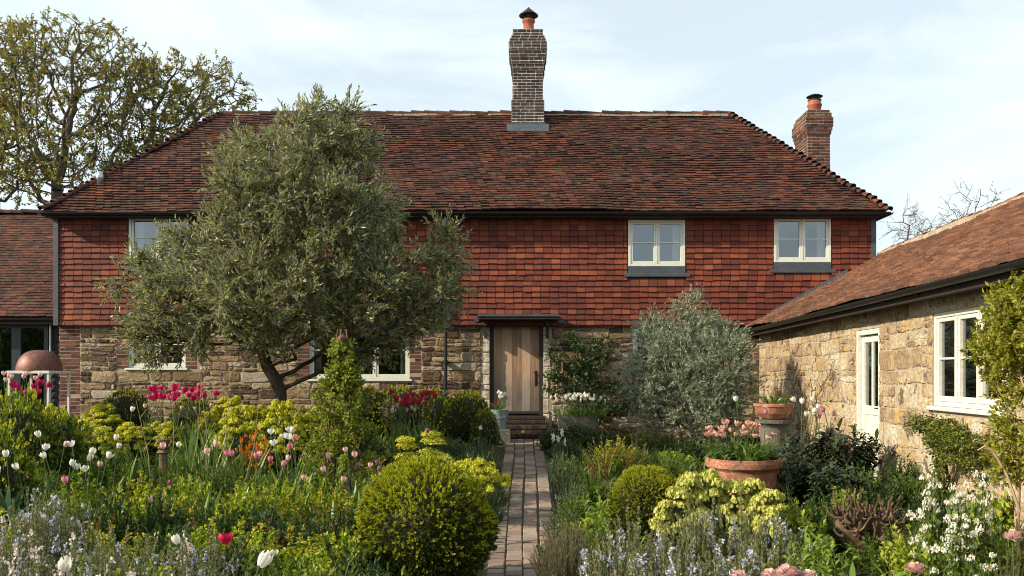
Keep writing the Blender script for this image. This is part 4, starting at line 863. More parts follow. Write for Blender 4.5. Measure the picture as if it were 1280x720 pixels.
def shootplant(name, h, r, n, per, LL, LW, lm, sm, rng, t0=.2, out=.9, fold=.2, rad=.004, flower=None, ff=.5, fs=.02, fn=8, head=None, headr=.06, headn=60, hm=None, hl=.02, dome=.5, top=(.6, 1.), base=.25, tcurve=1., parent=None, lowm=None, fname='flowers', fup=0., whorl=False, nflower=None):
    root = parent or empty(name); B, Cc, T = arcs(n, h, r, rng, base=base, dome=dome, top=top)
    mb = MB(); stemtubes(mb, B, Cc, T, rad); mb.build('stems', sm, root)
    pi = np.repeat(np.arange(n), per); t = t0+(1-t0)*rng.random(len(pi))**tcurve
    P = bez(B[pi], Cc[pi], T[pi], t); D = bezd(B[pi], Cc[pi], T[pi], t); D = unit(D+rdir(len(pi), rng)*out+np.array([0, 0, fup])); m = len(pi)
    mb = MB(); leaves(mb, P, D, LL*rng.uniform(.6, 1.15, m)*(1.1-.45*t), LW*rng.uniform(.7, 1.15, m)*(1.1-.45*t), fold, rng); mb.build('leaves', lm, root)
    if flower is not None:            # little flowers strung along the upper shoot
        sel = rng.random(n) < ff; idx = np.where(sel)[0]
        if len(idx):
            pi = np.repeat(idx, fn); t = rng.uniform(.55 if nflower is None else nflower, 1., len(pi)); c = bez(B[pi], Cc[pi], T[pi], t)+rng.normal(0, fs*.6, (len(pi), 3))
            c = np.repeat(c, 4, 0); mb = MB(); leaves(mb, c, rdir(len(c), rng)+np.array([0, -.2, .3]), fs, fs*.75, .1, rng, wide=.6); mb.build(fname, flower, root)
    if head is not None:
        sel = np.where(rng.random(n) < head)[0]; pi = np.repeat(sel, headn); d = rdir(len(pi), rng); d[:, 2] = np.abs(d[:, 2])*.9-.12
        hr = headr*rng.uniform(.7, 1.2, n)[pi]; c = T[pi]+d*(hr*rng.uniform(.6, 1.15, len(pi)))[:, None]*np.array([1, 1, .8]); q = unit(np.cross(d, rdir(len(pi), rng)))
        for grp in ([pi == q_ for q_ in sel] if n <= 30 else [np.ones(len(pi), bool)]):
            mb = MB(); m = int(grp.sum()); leaves(mb, (c-q*hl*.5)[grp], (q+d*.25)[grp], hl*rng.uniform(.7, 1.2, m), hl*.9, .15, rng, up=d[grp], wide=.5); mb.build('flower_head' if n <= 30 else 'flower_heads', hm, root)
    return root
def ballplant(name, rx, rz, n, LL, LW, lm, lm2, rng, lump=.05, core=True, new=.35, tuft=9, z0=None, flat=0.):
    root = empty(name); z0 = rz*.92 if z0 is None else z0
    nt_ = n//tuft; d = rdir(nt_, rng)
    lp_ = lambda d: 1+lump*(np.sin(d[:, 0]*5+1)+np.sin(d[:, 1]*6+d[:, 2]*4)+np.sin(d[:, 2]*7-d[:, 0]*5))/2+.035*np.sin(d[:, 0]*19+3*d[:, 1])*np.sin(d[:, 2]*17+d[:, 1]*6)
    R_ = lp_(d)*(1-.13*rng.random(nt_)**2.2); P = d*R_[:, None]*np.array([rx, rx, rz])+np.array([0, 0, z0]); ok = P[:, 2] > .02; P, d = P[ok], d[ok]; nt_ = len(P)
    isn = rng.random(nt_) < new*1.25*np.clip(.42+.9*d[:, 2]+.15*np.sin(d[:, 0]*9+d[:, 1]*7), .06, 1.2)
    for nm, mk, m_ in (('leaves', ~isn, lm), ('young_leaves', isn, lm2)):
        if not mk.any(): continue
        q = np.repeat(np.where(mk)[0], tuft); k = len(q); dd = unit(d[q]+rdir(k, rng)*.75+np.array([0, 0, .25])); ln = LL*rng.uniform(.6, 1.2, k)
        Pq = P[q]+d[q]*(rng.uniform(0, LL*1.6, k)*(1.3 if m_ is lm2 else .8))[:, None]
        mb = MB(); leaves(mb, Pq, dd, ln, LW*rng.uniform(.7, 1.2, k), .2, rng, wide=.5); mb.build(nm, m_, root)
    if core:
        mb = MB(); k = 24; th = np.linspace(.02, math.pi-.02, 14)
        prof = [(math.sin(t)*rx*.88, z0-math.cos(t)*rz*.88) for t in th]; lathe(mb, prof, k); o = mb.build('dark_core', M['shadecore'], root)
    mb = MB(); tube(mb, [(0, 0, -.05), (0, 0, z0)], .03, 5); mb.build('stem', M['twig'], root)
    return root
M['shadecore'] = surf('shade_core_fill', [(0, (.010, .014, .005)), (1, (.035, .04, .014))], nscale=30, bump=1., bscale=60, bdist=.02)  # near-black core colour stands in for shade between the leaves
def tulip(pm, h, rng, open_=.0, bl=.065, bw=.028, nleaf=3, name='tulip', bent=.06):
    root = empty(name); tp_ = np.array([rng.normal(0, bent), rng.normal(0, bent), h]); mb = MB(); mid = np.array([tp_[0]*.2, tp_[1]*.2, h*.55])
    tube(mb, [(0, 0, -.03), tuple(mid), tuple(tp_)], [.0045, .004, .0035], 6); mb.build('stem', M['stemg'], root)
    if nleaf:
        mb = MB(); a = rng.random(nleaf)*6.28; D = np.column_stack([np.cos(a)*.35, np.sin(a)*.35, np.full(nleaf, 1.)])
        blades(mb, np.tile([0, 0, h*.05], (nleaf, 1)), D, h*.62*rng.uniform(.8, 1.1, nleaf), .05, .7, rng); mb.build('leaves', M['bulbleaf'], root)
    mb = MB(); tilt = unit(np.array([tp_[0]*1.2, tp_[1]*1.2, h*.6])); s = unit(np.cross(tilt, (0, 1, 0))); u = np.cross(s, tilt)
    for j in range(6):
        a0 = j*math.pi/3+rng.normal(0, .08); inn = .92 if j % 2 else 1.; T_ = np.linspace(0, 1, 6); V = []
        op = open_+rng.normal(0, .04)
        for t in T_:
            rr = bw*inn*(math.sin(math.pi*min(1, .12+.62*t))**.8)*(1+op*t*1.6); wv = .62*math.sin(math.pi*(.14+.86*t))**.7 if t < 1 else .04
            for q in (-1, -.4, .4, 1): a = a0+q*wv; V.append(tp_+tilt*bl*t*(1-.1*op*t)+(s*math.cos(a)+u*math.sin(a))*rr*(1-.05*abs(q)))
        mb.add(V, [[i*4+k, i*4+k+1, i*4+4+k+1, i*4+4+k] for i in range(5) for k in range(3)])
    mb.build('bloom', pm, root, smooth=True); return root
def daffodil_clump(name, n, h, r, rng, pm=None, cup=None, nf=8, fs=.035):
    root = empty(name); a = rng.random(n)*6.28; q = np.sqrt(rng.random(n))*r*.6; P = np.column_stack([np.cos(a)*q, np.sin(a)*q, np.zeros(n)]); D = np.column_stack([np.cos(a)*.5, np.sin(a)*.5, np.ones(n)])+rng.normal(0, .2, (n, 3))
    mb = MB(); blades(mb, P, D, h*rng.uniform(.7, 1.1, n), .016, .9, rng, prof=(.8, 1, .9, .5, .08)); mb.build('leaves', M['bulbleaf'], root)
    if pm is not None:
        st = MB()
        for i in range(nf):
            fl = MB()
            a = rng.random()*6.28; q = math.sqrt(rng.random())*r; t = np.array([math.cos(a)*q, math.sin(a)*q, h*rng.uniform(.85, 1.15)]); tube(st, [(t[0]*.3, t[1]*.3, 0), tuple(t*[.8, .8, .7]), tuple(t)], .0035, 4)
            nd = unit(np.array([rng.normal(-.3, .5), rng.normal(-.7, .4), rng.normal(.1, .3)])); ss = unit(np.cross(nd, (0, 0, 1.))); uu = np.cross(ss, nd)
            an = np.arange(6)*math.pi/3+rng.random(); DD = ss*np.cos(an)[:, None]+uu*np.sin(an)[:, None]+nd*.1
            leaves(fl, np.tile(t, (6, 1)), DD, fs*rng.uniform(.85, 1.1, 6), fs*.55, .05, rng, mi=0, up=nd, wide=.5); tube(fl, [t, t+nd*fs*.45], [fs*.17, fs*.26], 7, 1 if cup else 0); fl.build('flower', [pm, cup] if cup else pm, root)
        st.build('stems', M['stemg'], root)
    return root
def strap_clump(name, n, L_, W_, mat, rng, prof=(.4, .9, 1, .6, .06), droop=1.1, r=.1, upw=.9):
    root = empty(name); a = rng.random(n)*6.28; P = np.column_stack([np.cos(a)*r*rng.random(n), np.sin(a)*r*rng.random(n), np.zeros(n)]); D = np.column_stack([np.cos(a), np.sin(a), rng.uniform(.5, 1.9, n)*upw])
    mb = MB(); blades(mb, P, D, L_*rng.uniform(.6, 1.1, n), W_*rng.uniform(.7, 1.1, n), droop, rng, prof=prof); mb.build('leaves', mat, root); return root
def broadstems(name, n, h, r, per, LL, LW, mat, rng, sm=None):
    """upright stems with broad pointed leaves held out and drooping"""
    root = empty(name); B, Cc, T = arcs(n, h, r, rng, base=.5, dome=.25); mb = MB(); stemtubes(mb, B, Cc, T, .004); mb.build('stems', sm or M['stemg'], root)
    pi = np.repeat(np.arange(n), per); t = np.tile(np.linspace(.3, 1, per), n); P = bez(B[pi], Cc[pi], T[pi], t); D = bezd(B[pi], Cc[pi], T[pi], t)
    h_ = rdir(len(pi), rng); h_[:, 2] = .2; mb = MB(); blades(mb, P, unit(D*.5+unit(h_)), LL*rng.uniform(.7, 1.1, len(pi)), LW*rng.uniform(.7, 1.1, len(pi)), .8, rng, prof=(.15, .8, 1, .55, .05)); mb.build('leaves', mat, root); return root

# ------------------------------------------------------------------ placing
CACHE = {}; PR = np.random.default_rng(77)
def proto(key, nvar, make):
    """one of nvar shapes; the first use hands out the object itself, later uses copies of it"""
    v = int(PR.integers(nvar)); k = (key, v)
    if k not in CACHE: CACHE[k] = make(np.random.default_rng(sum(map(ord, key))+v*13)); return CACHE[k]
    return copy_tree(CACHE[k])
def put(key, nvar, make, x, y, z, sx, sz, label, cat, group=None, rot=None):
    o = proto(key, nvar, make); o.location = (x, y, z); o.scale = (sx, sx, sz); o.rotation_euler = (0, 0, PR.random()*6.28 if rot is None else rot)
    for k_ in ('group',):
        if k_ in o: del o[k_]
    return setp(o, label, cat, group)
H0 = {}
def plant(key, px, top, w, Y, label, cat, group=None, zb=None, rot=None, maxz=1.7):
    """key's nominal height and radius are scaled to reach the photo's top and width at depth Y"""
    nv, h, r, mk = KINDS[key]; x = (px-VX)/F*Y; zt = ZC+(VY-top)/F*Y; g = float(ground(x, Y)) if zb is None else zb
    sx = S(w, Y)/2/r; sz = (zt-g)/h
    if key in ('rose', 'roser', 'rosemary', 'rosepink', 'perennial', 'darkper', 'leafy', 'euph', 'euphpale', 'peony', 'hosta', 'lavender', 'grassy', 'iris', 'solomon', 'bush'): sx = max(sx, .72)
    if key in ('catmint', 'sage', 'honesty'): sx = max(sx, .55)
    if sz > maxz and zb is None: sz = max(sz, maxz)
    return put(key, nv, mk, x, Y, g-.01, sx, sz, label, cat, group, rot)
def tul(key, pts, Y, label, group, cat='tulip'):
    for (px, py) in pts:
        Yq = Y*(1+PR.uniform(-.03, .03)); x = (px-VX)/F*Yq; zt = ZC+(VY-py+4)/F*Yq; g = float(ground(x, Yq)); nv, h, r, mk = KINDS[key]
        # keep blooms life-size: stems grow, blooms keep their scale through a shared uniform factor
        s = TS.get(key, .85)*PR.uniform(.9, 1.1); o = put(key, nv, mk, x, Yq, g, s, s, label, cat, group); f = max((zt-g)/s-.035, .2)/(h-.04)
        for k_ in o.children:
            if k_.name.startswith('bloom'): k_.location.z = (h-.04)*(f-1)
            else: k_.scale.z = f
def K(h, r, nv, mk): return (nv, h, r, mk)
TS = {'tpp': 1., 'tp': 1.1, 'tc': 1.15, 'tr': 1.05, 'tw': 1.05, 'two': .95, 'tm': 1.1}
KINDS = {
 'euph': K(.8, .45, 2, lambda g: shootplant('euphorbia', .75, .42, 90, 30, .08, .02, M['bluegreen'], M['stemg'], g, head=1., headr=.062, headn=90, hm=M['lime'], hl=.03, t0=.15, top=(.7, 1.), dome=.6)),
 'euphflat': K(.6, .55, 1, lambda g: shootplant('euphorbia', .56, .5, 150, 22, .04, .008, M['bluegreen'], M['stemg'], g, head=1., headr=.05, headn=70, hm=M['lime'], hl=.022, t0=.2, dome=.35, top=(.85, 1.))),
 'euphpale': K(.9, .3, 1, lambda g: shootplant('euphorbia', .84, .28, 30, 44, .10, .022, M['bluegreen'], M['stemg'], g, head=1., headr=.08, headn=85, hm=M['limepale'], hl=.046, t0=.15, top=(.75, 1.))),
 'euphhead': K(1., .16, 1, lambda g: shootplant('euphorbia', .90, .06, 5, 50, .09, .016, M['bluegreen'], M['stemg'], g, head=1., headr=.11, headn=260, hm=M['lime'], hl=.03, t0=.15)),
 'rose': K(1.2, .5, 4, lambda g: shootplant('rose_bush', 1.15, .46, 24, 42, .09, .062, M['rose'], M['stemr'], g, t0=.3, out=1.5, rad=.007, base=.3, dome=.3)),
 'roser': K(1.2, .5, 2, lambda g: shootplant('rose_bush', 1.15, .46, 14, 40, .06, .04, M['rosered'], M['stemr'], g, t0=.3, out=1.1, rad=.008, base=.3, dome=.3)),
 'leafy': K(.8, .5, 4, lambda g: shootplant('leafy_plant', .78, .46, 40, 30, .10, .07, M['leafy'], M['stemg'], g, t0=.25, out=1.6, base=.4, dome=.45)),
 'rosemary': K(1., .45, 3, lambda g: shootplant('rosemary', .98, .40, 52, 230, .046, .016, M['rosemary'], M['twig'], g, t0=.06, out=.85, rad=.005, base=.6, dome=.3, top=(.5, 1.), flower=M['blueflower'], ff=.17,  fs=.03, fn=14)),
 'rosepink': K(1., .45, 2, lambda g: shootplant('rosemary', .98, .40, 52, 230, .046, .016, M['rosemary'], M['twig'], g, t0=.06, out=.85, rad=.005, base=.6, dome=.3, top=(.5, 1.), flower=M['blush'], ff=.24,  fs=.032, fn=16)),
 'perennial': K(.7, .45, 3, lambda g: shootplant('leafy_perennial', .68, .42, 70, 40, .085, .03, M['green'], M['stemg'], g, t0=.1, out=1.0, base=.5)),
 'darkper': K(.7, .45, 3, lambda g: shootplant('dark_perennial', .68, .42, 70, 40, .09, .032, M['darkgreen'], M['stemg'], g, t0=.1, out=1.0, base=.5)),
 'catmint': K(.5, .5, 2, lambda g: shootplant('catmint', .48, .48, 150, 40, .03, .016, M['catmint'], M['stemg'], g, t0=.1, out=1.0, base=.5, flower=M['white'], ff=.12, fs=.012, fn=5)),
 'lavender': K(.6, .4, 1, lambda g: shootplant('lavender', .58, .38, 380, 44, .032, .008, M['lavleaf'], M['twig'], g, t0=.15, out=.6, rad=.002, base=.6, dome=.45, top=(.8, 1))),
 'peony': K(.9, .5, 2, lambda g: broadstems('peony', 60, .88, .46, 20, .17, .06, M['peonyleaf'], g, M['stemr'])),
 'hosta': K(.5, .45, 2, lambda g: strap_clump('broad_leaved_clump', 60, .56, .085, M['hosta'], g, prof=(.35, .8, 1, .6, .05), droop=.75, r=.16, upw=1.1)),
 'solomon': K(.6, .35, 1, lambda g: broadstems('lily_shoots', 14, .58, .3, 9, .15, .04, M['hosta'], g)),
 'iris': K(.7, .25, 2, lambda g: strap_clump('iris_leaves', 34, .75, .03, M['bulbleaf'], g, droop=.35, r=.14, upw=1.8)),
 'grassy': K(.5, .3, 2, lambda g: strap_clump('grassy_clump', 110, .55, .012, M['green'], g, droop=1.0, r=.12, upw=1.4)),
 'agave': K(.5, .45, 1, lambda g: strap_clump('fleshy_rosette', 30, .5, .11, M['agave'], g, prof=(.6, .9, 1, .7, .05), droop=.3, r=.05)),
 'silver': K(1.9, 1.2, 1, lambda g: shootplant('silver_shrub', 1.85, 1.1, 150, 190, .065, .011, M['silver'], M['twig'], g, t0=.25, out=1.1, rad=.008, base=.12, dome=.38, top=(.45, 1.), tcurve=.7)),
 'sage': K(.45, .35, 2, lambda g: shootplant('sage', .43, .32, 50, 26, .04, .016, M['silver'], M['twig'], g, t0=.2, out=.9, base=.5)),
 'honesty': K(.95, .4, 2, lambda g: shootplant('honesty', .9, .38, 34, 22, .10, .075, M['green'], M['stemg'], g, t0=.05, out=1.2, base=.4, dome=.45, tcurve=1.8, top=(.5, 1.), head=.85, headr=.055, headn=26, hm=M['white'], hl=.028)),
 'fennel': K(.7, .3, 1, lambda g: shootplant('bronze_fennel', .68, .28, 60, 150, .03, .003, M['fennel'], M['stemg'], g, t0=.2, out=1.2, rad=.003)),
 'stock': K(.9, .1, 1, lambda g: shootplant('pink_stock', .48, .06, 4, 16, .06, .015, M['green'], M['stemg'], g, flower=M['lilacpink'], ff=1., fs=.03, fn=26, nflower=.72)),
 'wallfl': K(.5, .25, 1, lambda g: shootplant('orange_wallflower', .48, .22, 26, 16, .05, .012, M['green'], M['stemg'], g, head=1., headr=.03, headn=12, hm=M['orange'], hl=.035)),
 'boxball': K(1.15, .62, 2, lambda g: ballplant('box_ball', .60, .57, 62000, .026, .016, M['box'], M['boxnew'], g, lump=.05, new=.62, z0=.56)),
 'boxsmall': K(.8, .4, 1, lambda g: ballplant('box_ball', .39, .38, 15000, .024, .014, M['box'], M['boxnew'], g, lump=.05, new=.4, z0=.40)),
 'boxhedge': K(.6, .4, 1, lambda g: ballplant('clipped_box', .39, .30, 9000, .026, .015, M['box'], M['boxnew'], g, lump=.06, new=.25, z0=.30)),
 'bush': K(1., .6, 2, lambda g: ballplant('leafy_bush', .56, .5, 7000, .055, .03, M['green'], M['rose'], g, lump=.13, new=.35, z0=.48, tuft=6)),
 'tw': K(.45, .1, 4, lambda g: tulip(M['white'], .42, g, open_=.06, bl=.066, bw=.028)),
 'two': K(.45, .1, 2, lambda g: tulip(M['white'], .42, g, open_=.5, bl=.07, bw=.03)),
 'tp': K(.45, .1, 3, lambda g: tulip(M['pink'], .42, g, open_=.05)),
 'tpp': K(.45, .1, 3, lambda g: tulip(M['palepink'], .42, g, open_=.1)),
 'tr': K(.5, .1, 4, lambda g: tulip(M['red'], .46, g, open_=.35, bl=.075, bw=.035)),
 'tc': K(.5, .1, 4, lambda g: tulip(M['cerise'], .46, g, open_=.45, bl=.08, bw=.038)),
 'tm': K(.5, .1, 3, lambda g: tulip(M['magenta'], .46, g, open_=.3, bl=.08, bw=.038)),
 'tpu': K(.45, .1, 2, lambda g: tulip(M['purple'], .42, g, open_=.1)),
 'tbr': K(.4, .1, 4, lambda g: tulip(M['brownpink'], .36, g, open_=.4, bl=.06, bw=.03, nleaf=2)),
}

# ------------------------------------------------------------------ the garden
P_ = plant
def many(key, pts, label, cat, group):
    for (px, top, w, Y) in pts: P_(key, px, top, w, Y, label, cat, group)
# against the house, left
many('euph', [(128, 500, 62, 15.2), (104, 520, 50, 14.2)], 'lime flowered euphorbia below the brick corner of the farmhouse', 'euphorbia', 'euphorbias at the left corner')
many('euph', [(165, 522, 64, 13.6), (128, 528, 50, 13.2), (205, 522, 60, 13.8), (82, 520, 50, 13)], 'bright lime euphorbia in the left bed in front of the lower left window', 'euphorbia', 'euphorbias left of the cerise tulips')
many('euph', [(290, 490, 72, 15.4), (322, 500, 60, 14.8), (352, 494, 60, 15.2), (382, 505, 44, 14.6), (262, 508, 50, 14.6)], 'lime yellow euphorbia under the olive tree between cerise tulips and the climber', 'euphorbia', 'euphorbias under the olive')
many('boxhedge', [(157, 490, 56, 16)], 'small clipped box behind lime euphorbia near the lower left window', 'box', None)
many('boxhedge', [(244, 500, 60, 16.4), (455, 488, 66, 16.8), (497, 487, 70, 16.8), (537, 489, 60, 16.8)], 'low clipped box along the foot of the stone wall', 'box', 'clipped box along the wall')
many('boxsmall', [(583, 490, 62, 15.8)], 'dark round box bush left of the galvanised bucket', 'box', None)
many('boxsmall', [(606, 512, 36, 15.4)], 'smaller dark box bush just below the galvanised bucket', 'box', None)
g_ = 'cerise tulips below the lower left window'
tul('tc', [(px, py) for px, py in zip(PR.uniform(184, 262, 30), PR.uniform(487, 503, 30))], 14.2, 'cerise pink tulip in the crowd below the lower left window', g_)
tul('tr', [(px, py) for px, py in zip(PR.uniform(487, 546, 26), PR.uniform(493, 509, 26))], 14.4, 'crimson tulip in the crowd in front of the low box hedge', 'crimson tulips by the downpipe')
tul('tpp', [(490, 513), (498, 516), (504, 511), (508, 517), (520, 514), (524, 516), (494, 519), (182, 512), (190, 516), (200, 518), (247, 515), (256, 511), (219, 514)], 14, 'pale blush tulip below a crowd of red tulips', 'blush tulips among the red ones')
tul('tm', [(26, 489), (32, 484), (37, 491), (42, 487), (44, 494), (30, 496), (47, 485), (36, 482)], 12, 'magenta tulip above the leafy bush at far left', 'magenta tulips at far left')
tul('tpp', [(3, 474), (9, 471), (15, 475), (22, 472), (28, 471), (34, 475), (40, 473), (45, 477), (12, 479)], 12.3, 'pale pink tulip beside the copper oven', 'pale pink tulips by the oven')
P_('bush', 18, 500, 90, 10.5, 'bright green leafy bush at the far left edge below the magenta tulips', 'bush')
P_('bush', 66, 520, 60, 11, 'green leafy bush just right of the copper oven stand', 'bush')
P_('bush', -12, 545, 60, 9, 'shrub cut by the left edge of the view', 'bush')
P_('euph', 66, 497, 46, 13.5, 'lime euphorbia at the foot of the copper oven', 'euphorbia')
P_('agave', 8, 585, 66, 7.6, 'fleshy dark green rosette in a terracotta pot at far left', 'succulent', zb=.75)
# climber on the obelisk
x, Y = px2x(428, 11.2), 11.2; z0 = float(ground(x, Y)); zt = pz(402, Y)
o = setp(empty('climber', (x, Y, z0)), 'leafy climber reaching up over the rusty obelisk in the left bed', 'climber')
g = np.random.default_rng(31); n = 150; hh_ = zt-z0-.1
t = g.random(n)**.75; ph = g.random(n)*6.28; rr = np.interp(t, [0, .3, .6, .8, 1], [.52, .5, .34, .22, .12])*g.uniform(.5, 1., n)
B = np.column_stack([np.cos(ph)*.25*(1-t), np.sin(ph)*.25*(1-t), t*hh_*.87]); T = B+np.column_stack([np.cos(ph)*rr, np.sin(ph)*rr, g.uniform(.0, .4, n)*(1.1-t*.6)]); Cc = (B+T)/2+[0, 0, .08]
mb = MB(); stemtubes(mb, B, Cc, T, .005)
for k in range(5): a = k*1.26; tube(mb, [(.3*math.cos(a+q*2.2)*(1-q*.8), .3*math.sin(a+q*2.2)*(1-q*.8), q*hh_) for q in np.linspace(0, 1, 14)], .007, 4)
mb.build('stems', M['stemr'], o)
pi = np.repeat(np.arange(n), 60); tt = g.random(len(pi)); mb = MB(); P = bez(B[pi], Cc[pi], T[pi], tt)+g.normal(0, .03, (len(pi), 3)); leaves(mb, P, rdir(len(pi), g)+[0, 0, .1], .055*g.uniform(.6, 1.2, len(pi)), .038, .2, g); mb.build('leaves', M['climb2'], o)
o = setp(empty('obelisk', (x, Y, z0)), 'rusty metal obelisk with a ball on top holding up a climber', 'obelisk'); mb = MB()
for k in range(4): a = k*math.pi/2+.6; tube(mb, [(.3*math.cos(a), .3*math.sin(a), 0), (.035*math.cos(a), .035*math.sin(a), hh_-.05)], .009, 6)
for q in (.25, .5, .75): r_ = .3*(1-q)+.035*q; tube(mb, [(r_*math.cos(a), r_*math.sin(a), q*hh_) for a in np.linspace(0, 2*math.pi, 13)], .006, 5)
mb.build('frame', M['timber'], o); mb = MB(); hh_ -= .14; lathe(mb, [(.07*math.sin(a), hh_-.07*math.cos(a)) for a in np.linspace(0.02, math.pi-.02, 12)], 16); mb.build('ball', M['stump'], o, smooth=True)
# middle of the left bed
many('euphhead', [(510, 528, 30, 12.6)], 'tall lime euphorbia head left of its twin behind the large box ball', 'euphorbia', None)
many('euphhead', [(540, 521, 34, 12.9)], 'rounded lime euphorbia head right of its twin behind the large box ball', 'euphorbia', None)
P_('euphflat', 585, 568, 112, 10.6, 'broad flat topped lime euphorbia between the large box ball and the path', 'euphorbia')
P_('euph', 512, 560, 60, 11.6, 'yellow green euphorbia just behind the large box ball', 'euphorbia')
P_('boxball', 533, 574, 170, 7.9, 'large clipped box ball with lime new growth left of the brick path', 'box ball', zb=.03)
many('catmint', [(560, 540, 60, 14.2), (600, 535, 56, 14), (590, 556, 60, 12.6), (548, 556, 50, 13), (612, 552, 34, 13.4), (618, 590, 40, 11.5), (610, 606, 40, 10.6)], 'low grey green catmint spilling on the left edge of the path', 'catmint', 'catmint left of the path')
many('darkper', [(470, 540, 60, 13.2), (500, 570, 60, 11.8), (545, 575, 50, 11.4), (440, 520, 60, 14.8), (395, 525, 60, 14.2), (350, 530, 60, 13.6), (608, 575, 36, 12)], 'dark green perennial between tulips in the middle of the left bed', 'perennial', 'perennials in the middle of the left bed')
many('iris', [(240, 520, 46, 12.4), (270, 530, 46, 12), (255, 545, 44, 11.4), (228, 540, 44, 11.4), (305, 550, 44, 11.6), (365, 548, 40, 12), (190, 545, 44, 11.6), (285, 520, 34, 13)], 'upright sword leaved clump in the left bed below the cerise tulips', 'bulb leaves', 'sword leaved clumps in the left bed')
many('wallfl', [(304, 540, 26, 12.2), (318, 534, 26, 12.4), (331, 543, 22, 12.2), (320, 550, 26, 11.8)], 'orange wallflower glowing behind the pink tulips', 'wallflower', 'orange wallflowers')
# rose bushes
many('rose', [(95, 590, 90, 8.6), (160, 575, 90, 9.2), (215, 590, 80, 8.6), (130, 640, 90, 7.0), (190, 650, 80, 6.6)], 'yellow green rose bush in new leaf in the left foreground', 'rose bush', 'rose bushes in the left foreground')
many('rose', [(300, 585, 90, 8.8), (350, 590, 90, 8.6), (400, 592, 80, 9), (440, 600, 60, 9.2), (290, 630, 80, 7.2), (360, 640, 90, 7.0), (410, 655, 60, 6.9), (460, 640, 40, 8.8)], 'yellow green rose bush between the climber and the front edge', 'rose bush', 'rose bushes below the climber')
many('roser', [(125, 610, 60, 7.6), (255, 625, 50, 7.4), (330, 625, 50, 7.2), (395, 615, 40, 8)], 'young rose with reddish shoots in the left foreground', 'rose bush', 'red shooted roses on the left')
many('rosemary', [(20, 618, 80, 6.2), (65, 600, 66, 6.4), (40, 592, 60, 7.2), (98, 612, 56, 6.4), (150, 640, 60, 6.0), (120, 655, 60, 5.6), (265, 640, 70, 6.2), (225, 662, 70, 5.4), (190, 660, 60, 5.8)], 'grey green rosemary spires in the left foreground', 'rosemary', 'rosemary in the left foreground')
many('rosepink', [(22, 655, 80, 5.2), (75, 660, 70, 5.2), (250, 655, 50, 6.0), (150, 690, 80, 4.9), (-5, 640, 60, 5.6)], 'rosemary dusted with pale flowers at the bottom left', 'rosemary', 'pale flowered rosemary at bottom left')
many('perennial', [(50, 570, 60, 9.6), (110, 560, 60, 10.6), (165, 560, 60, 10.6), (215, 568, 60, 10.4), (270, 568, 60, 10.4), (330, 575, 60, 10.2), (380, 565, 60, 10.6), (470, 590, 50, 10.4), (60, 545, 60, 11.6), (140, 545, 60, 12), (320, 555, 60, 12.6), (80, 600, 60, 8.0), (250, 600, 60, 8.8), (-10, 600, 60, 8)], 'leafy green perennial filling the left bed between the tulips', 'perennial', 'green perennials in the left bed')
many('perennial', [(320, 672, 90, 6.0), (390, 690, 80, 5.9), (300, 695, 80, 5.2), (440, 700, 60, 6.2), (350, 705, 80, 5.0), (485, 712, 60, 6.3)], 'leafy green perennial along the front of the left bed', 'perennial', 'perennials at the front left')
many('grassy', [(340, 650, 60, 6.6), (205, 610, 60, 8), (420, 680, 50, 6.2), (270, 690, 50, 5.6), (175, 610, 50, 8), (375, 610, 40, 8.4), (100, 710, 50, 5)], 'grassy tuft between the roses in the left bed', 'grass tuft', 'grassy tufts on the left')
many('leafy', [(40, 560, 70, 10.2), (100, 575, 80, 9.4), (165, 590, 80, 8.8), (235, 575, 80, 9.6), (300, 600, 80, 8.4), (345, 580, 80, 9.4), (400, 575, 70, 9.8), (465, 610, 60, 9.2), (420, 640, 70, 7.4), (320, 650, 80, 6.8), (240, 650, 70, 6.8), (120, 670, 80, 6.0), (180, 690, 80, 5.6), (385, 670, 80, 6.2), (15, 620, 60, 7.4)], 'leafy bright green plant packed between roses in the left bed', 'leafy plant', 'bright leafy plants in the left bed')
many('euph', [(300, 500, 66, 12.9), (352, 492, 70, 12.7), (395, 500, 60, 13)], 'lime euphorbia hiding the foot of the olive trunk', 'euphorbia', 'euphorbias round the olive trunk')
many('leafy', [(715, 640, 50, 8.4), (770, 612, 70, 9.6), (840, 555, 60, 13.2), (900, 560, 50, 13), (1000, 620, 60, 7.8), (1060, 600, 60, 8.6), (1150, 640, 60, 6.9), (1235, 590, 60, 7.6), (980, 690, 60, 5.9)], 'leafy bright green plant in the right bed', 'leafy plant', 'bright leafy plants in the right bed')
many('darkper', [(70, 585, 60, 8.8), (135, 600, 60, 7.9), (200, 600, 60, 8.2), (268, 612, 60, 7.6), (325, 612, 60, 7.8), (375, 625, 60, 7.4), (435, 620, 50, 8.2), (210, 640, 60, 6.6), (300, 660, 60, 6.2), (440, 672, 60, 6.6)], 'dark green perennial between the roses in the left foreground', 'perennial', 'dark perennials in the left foreground')
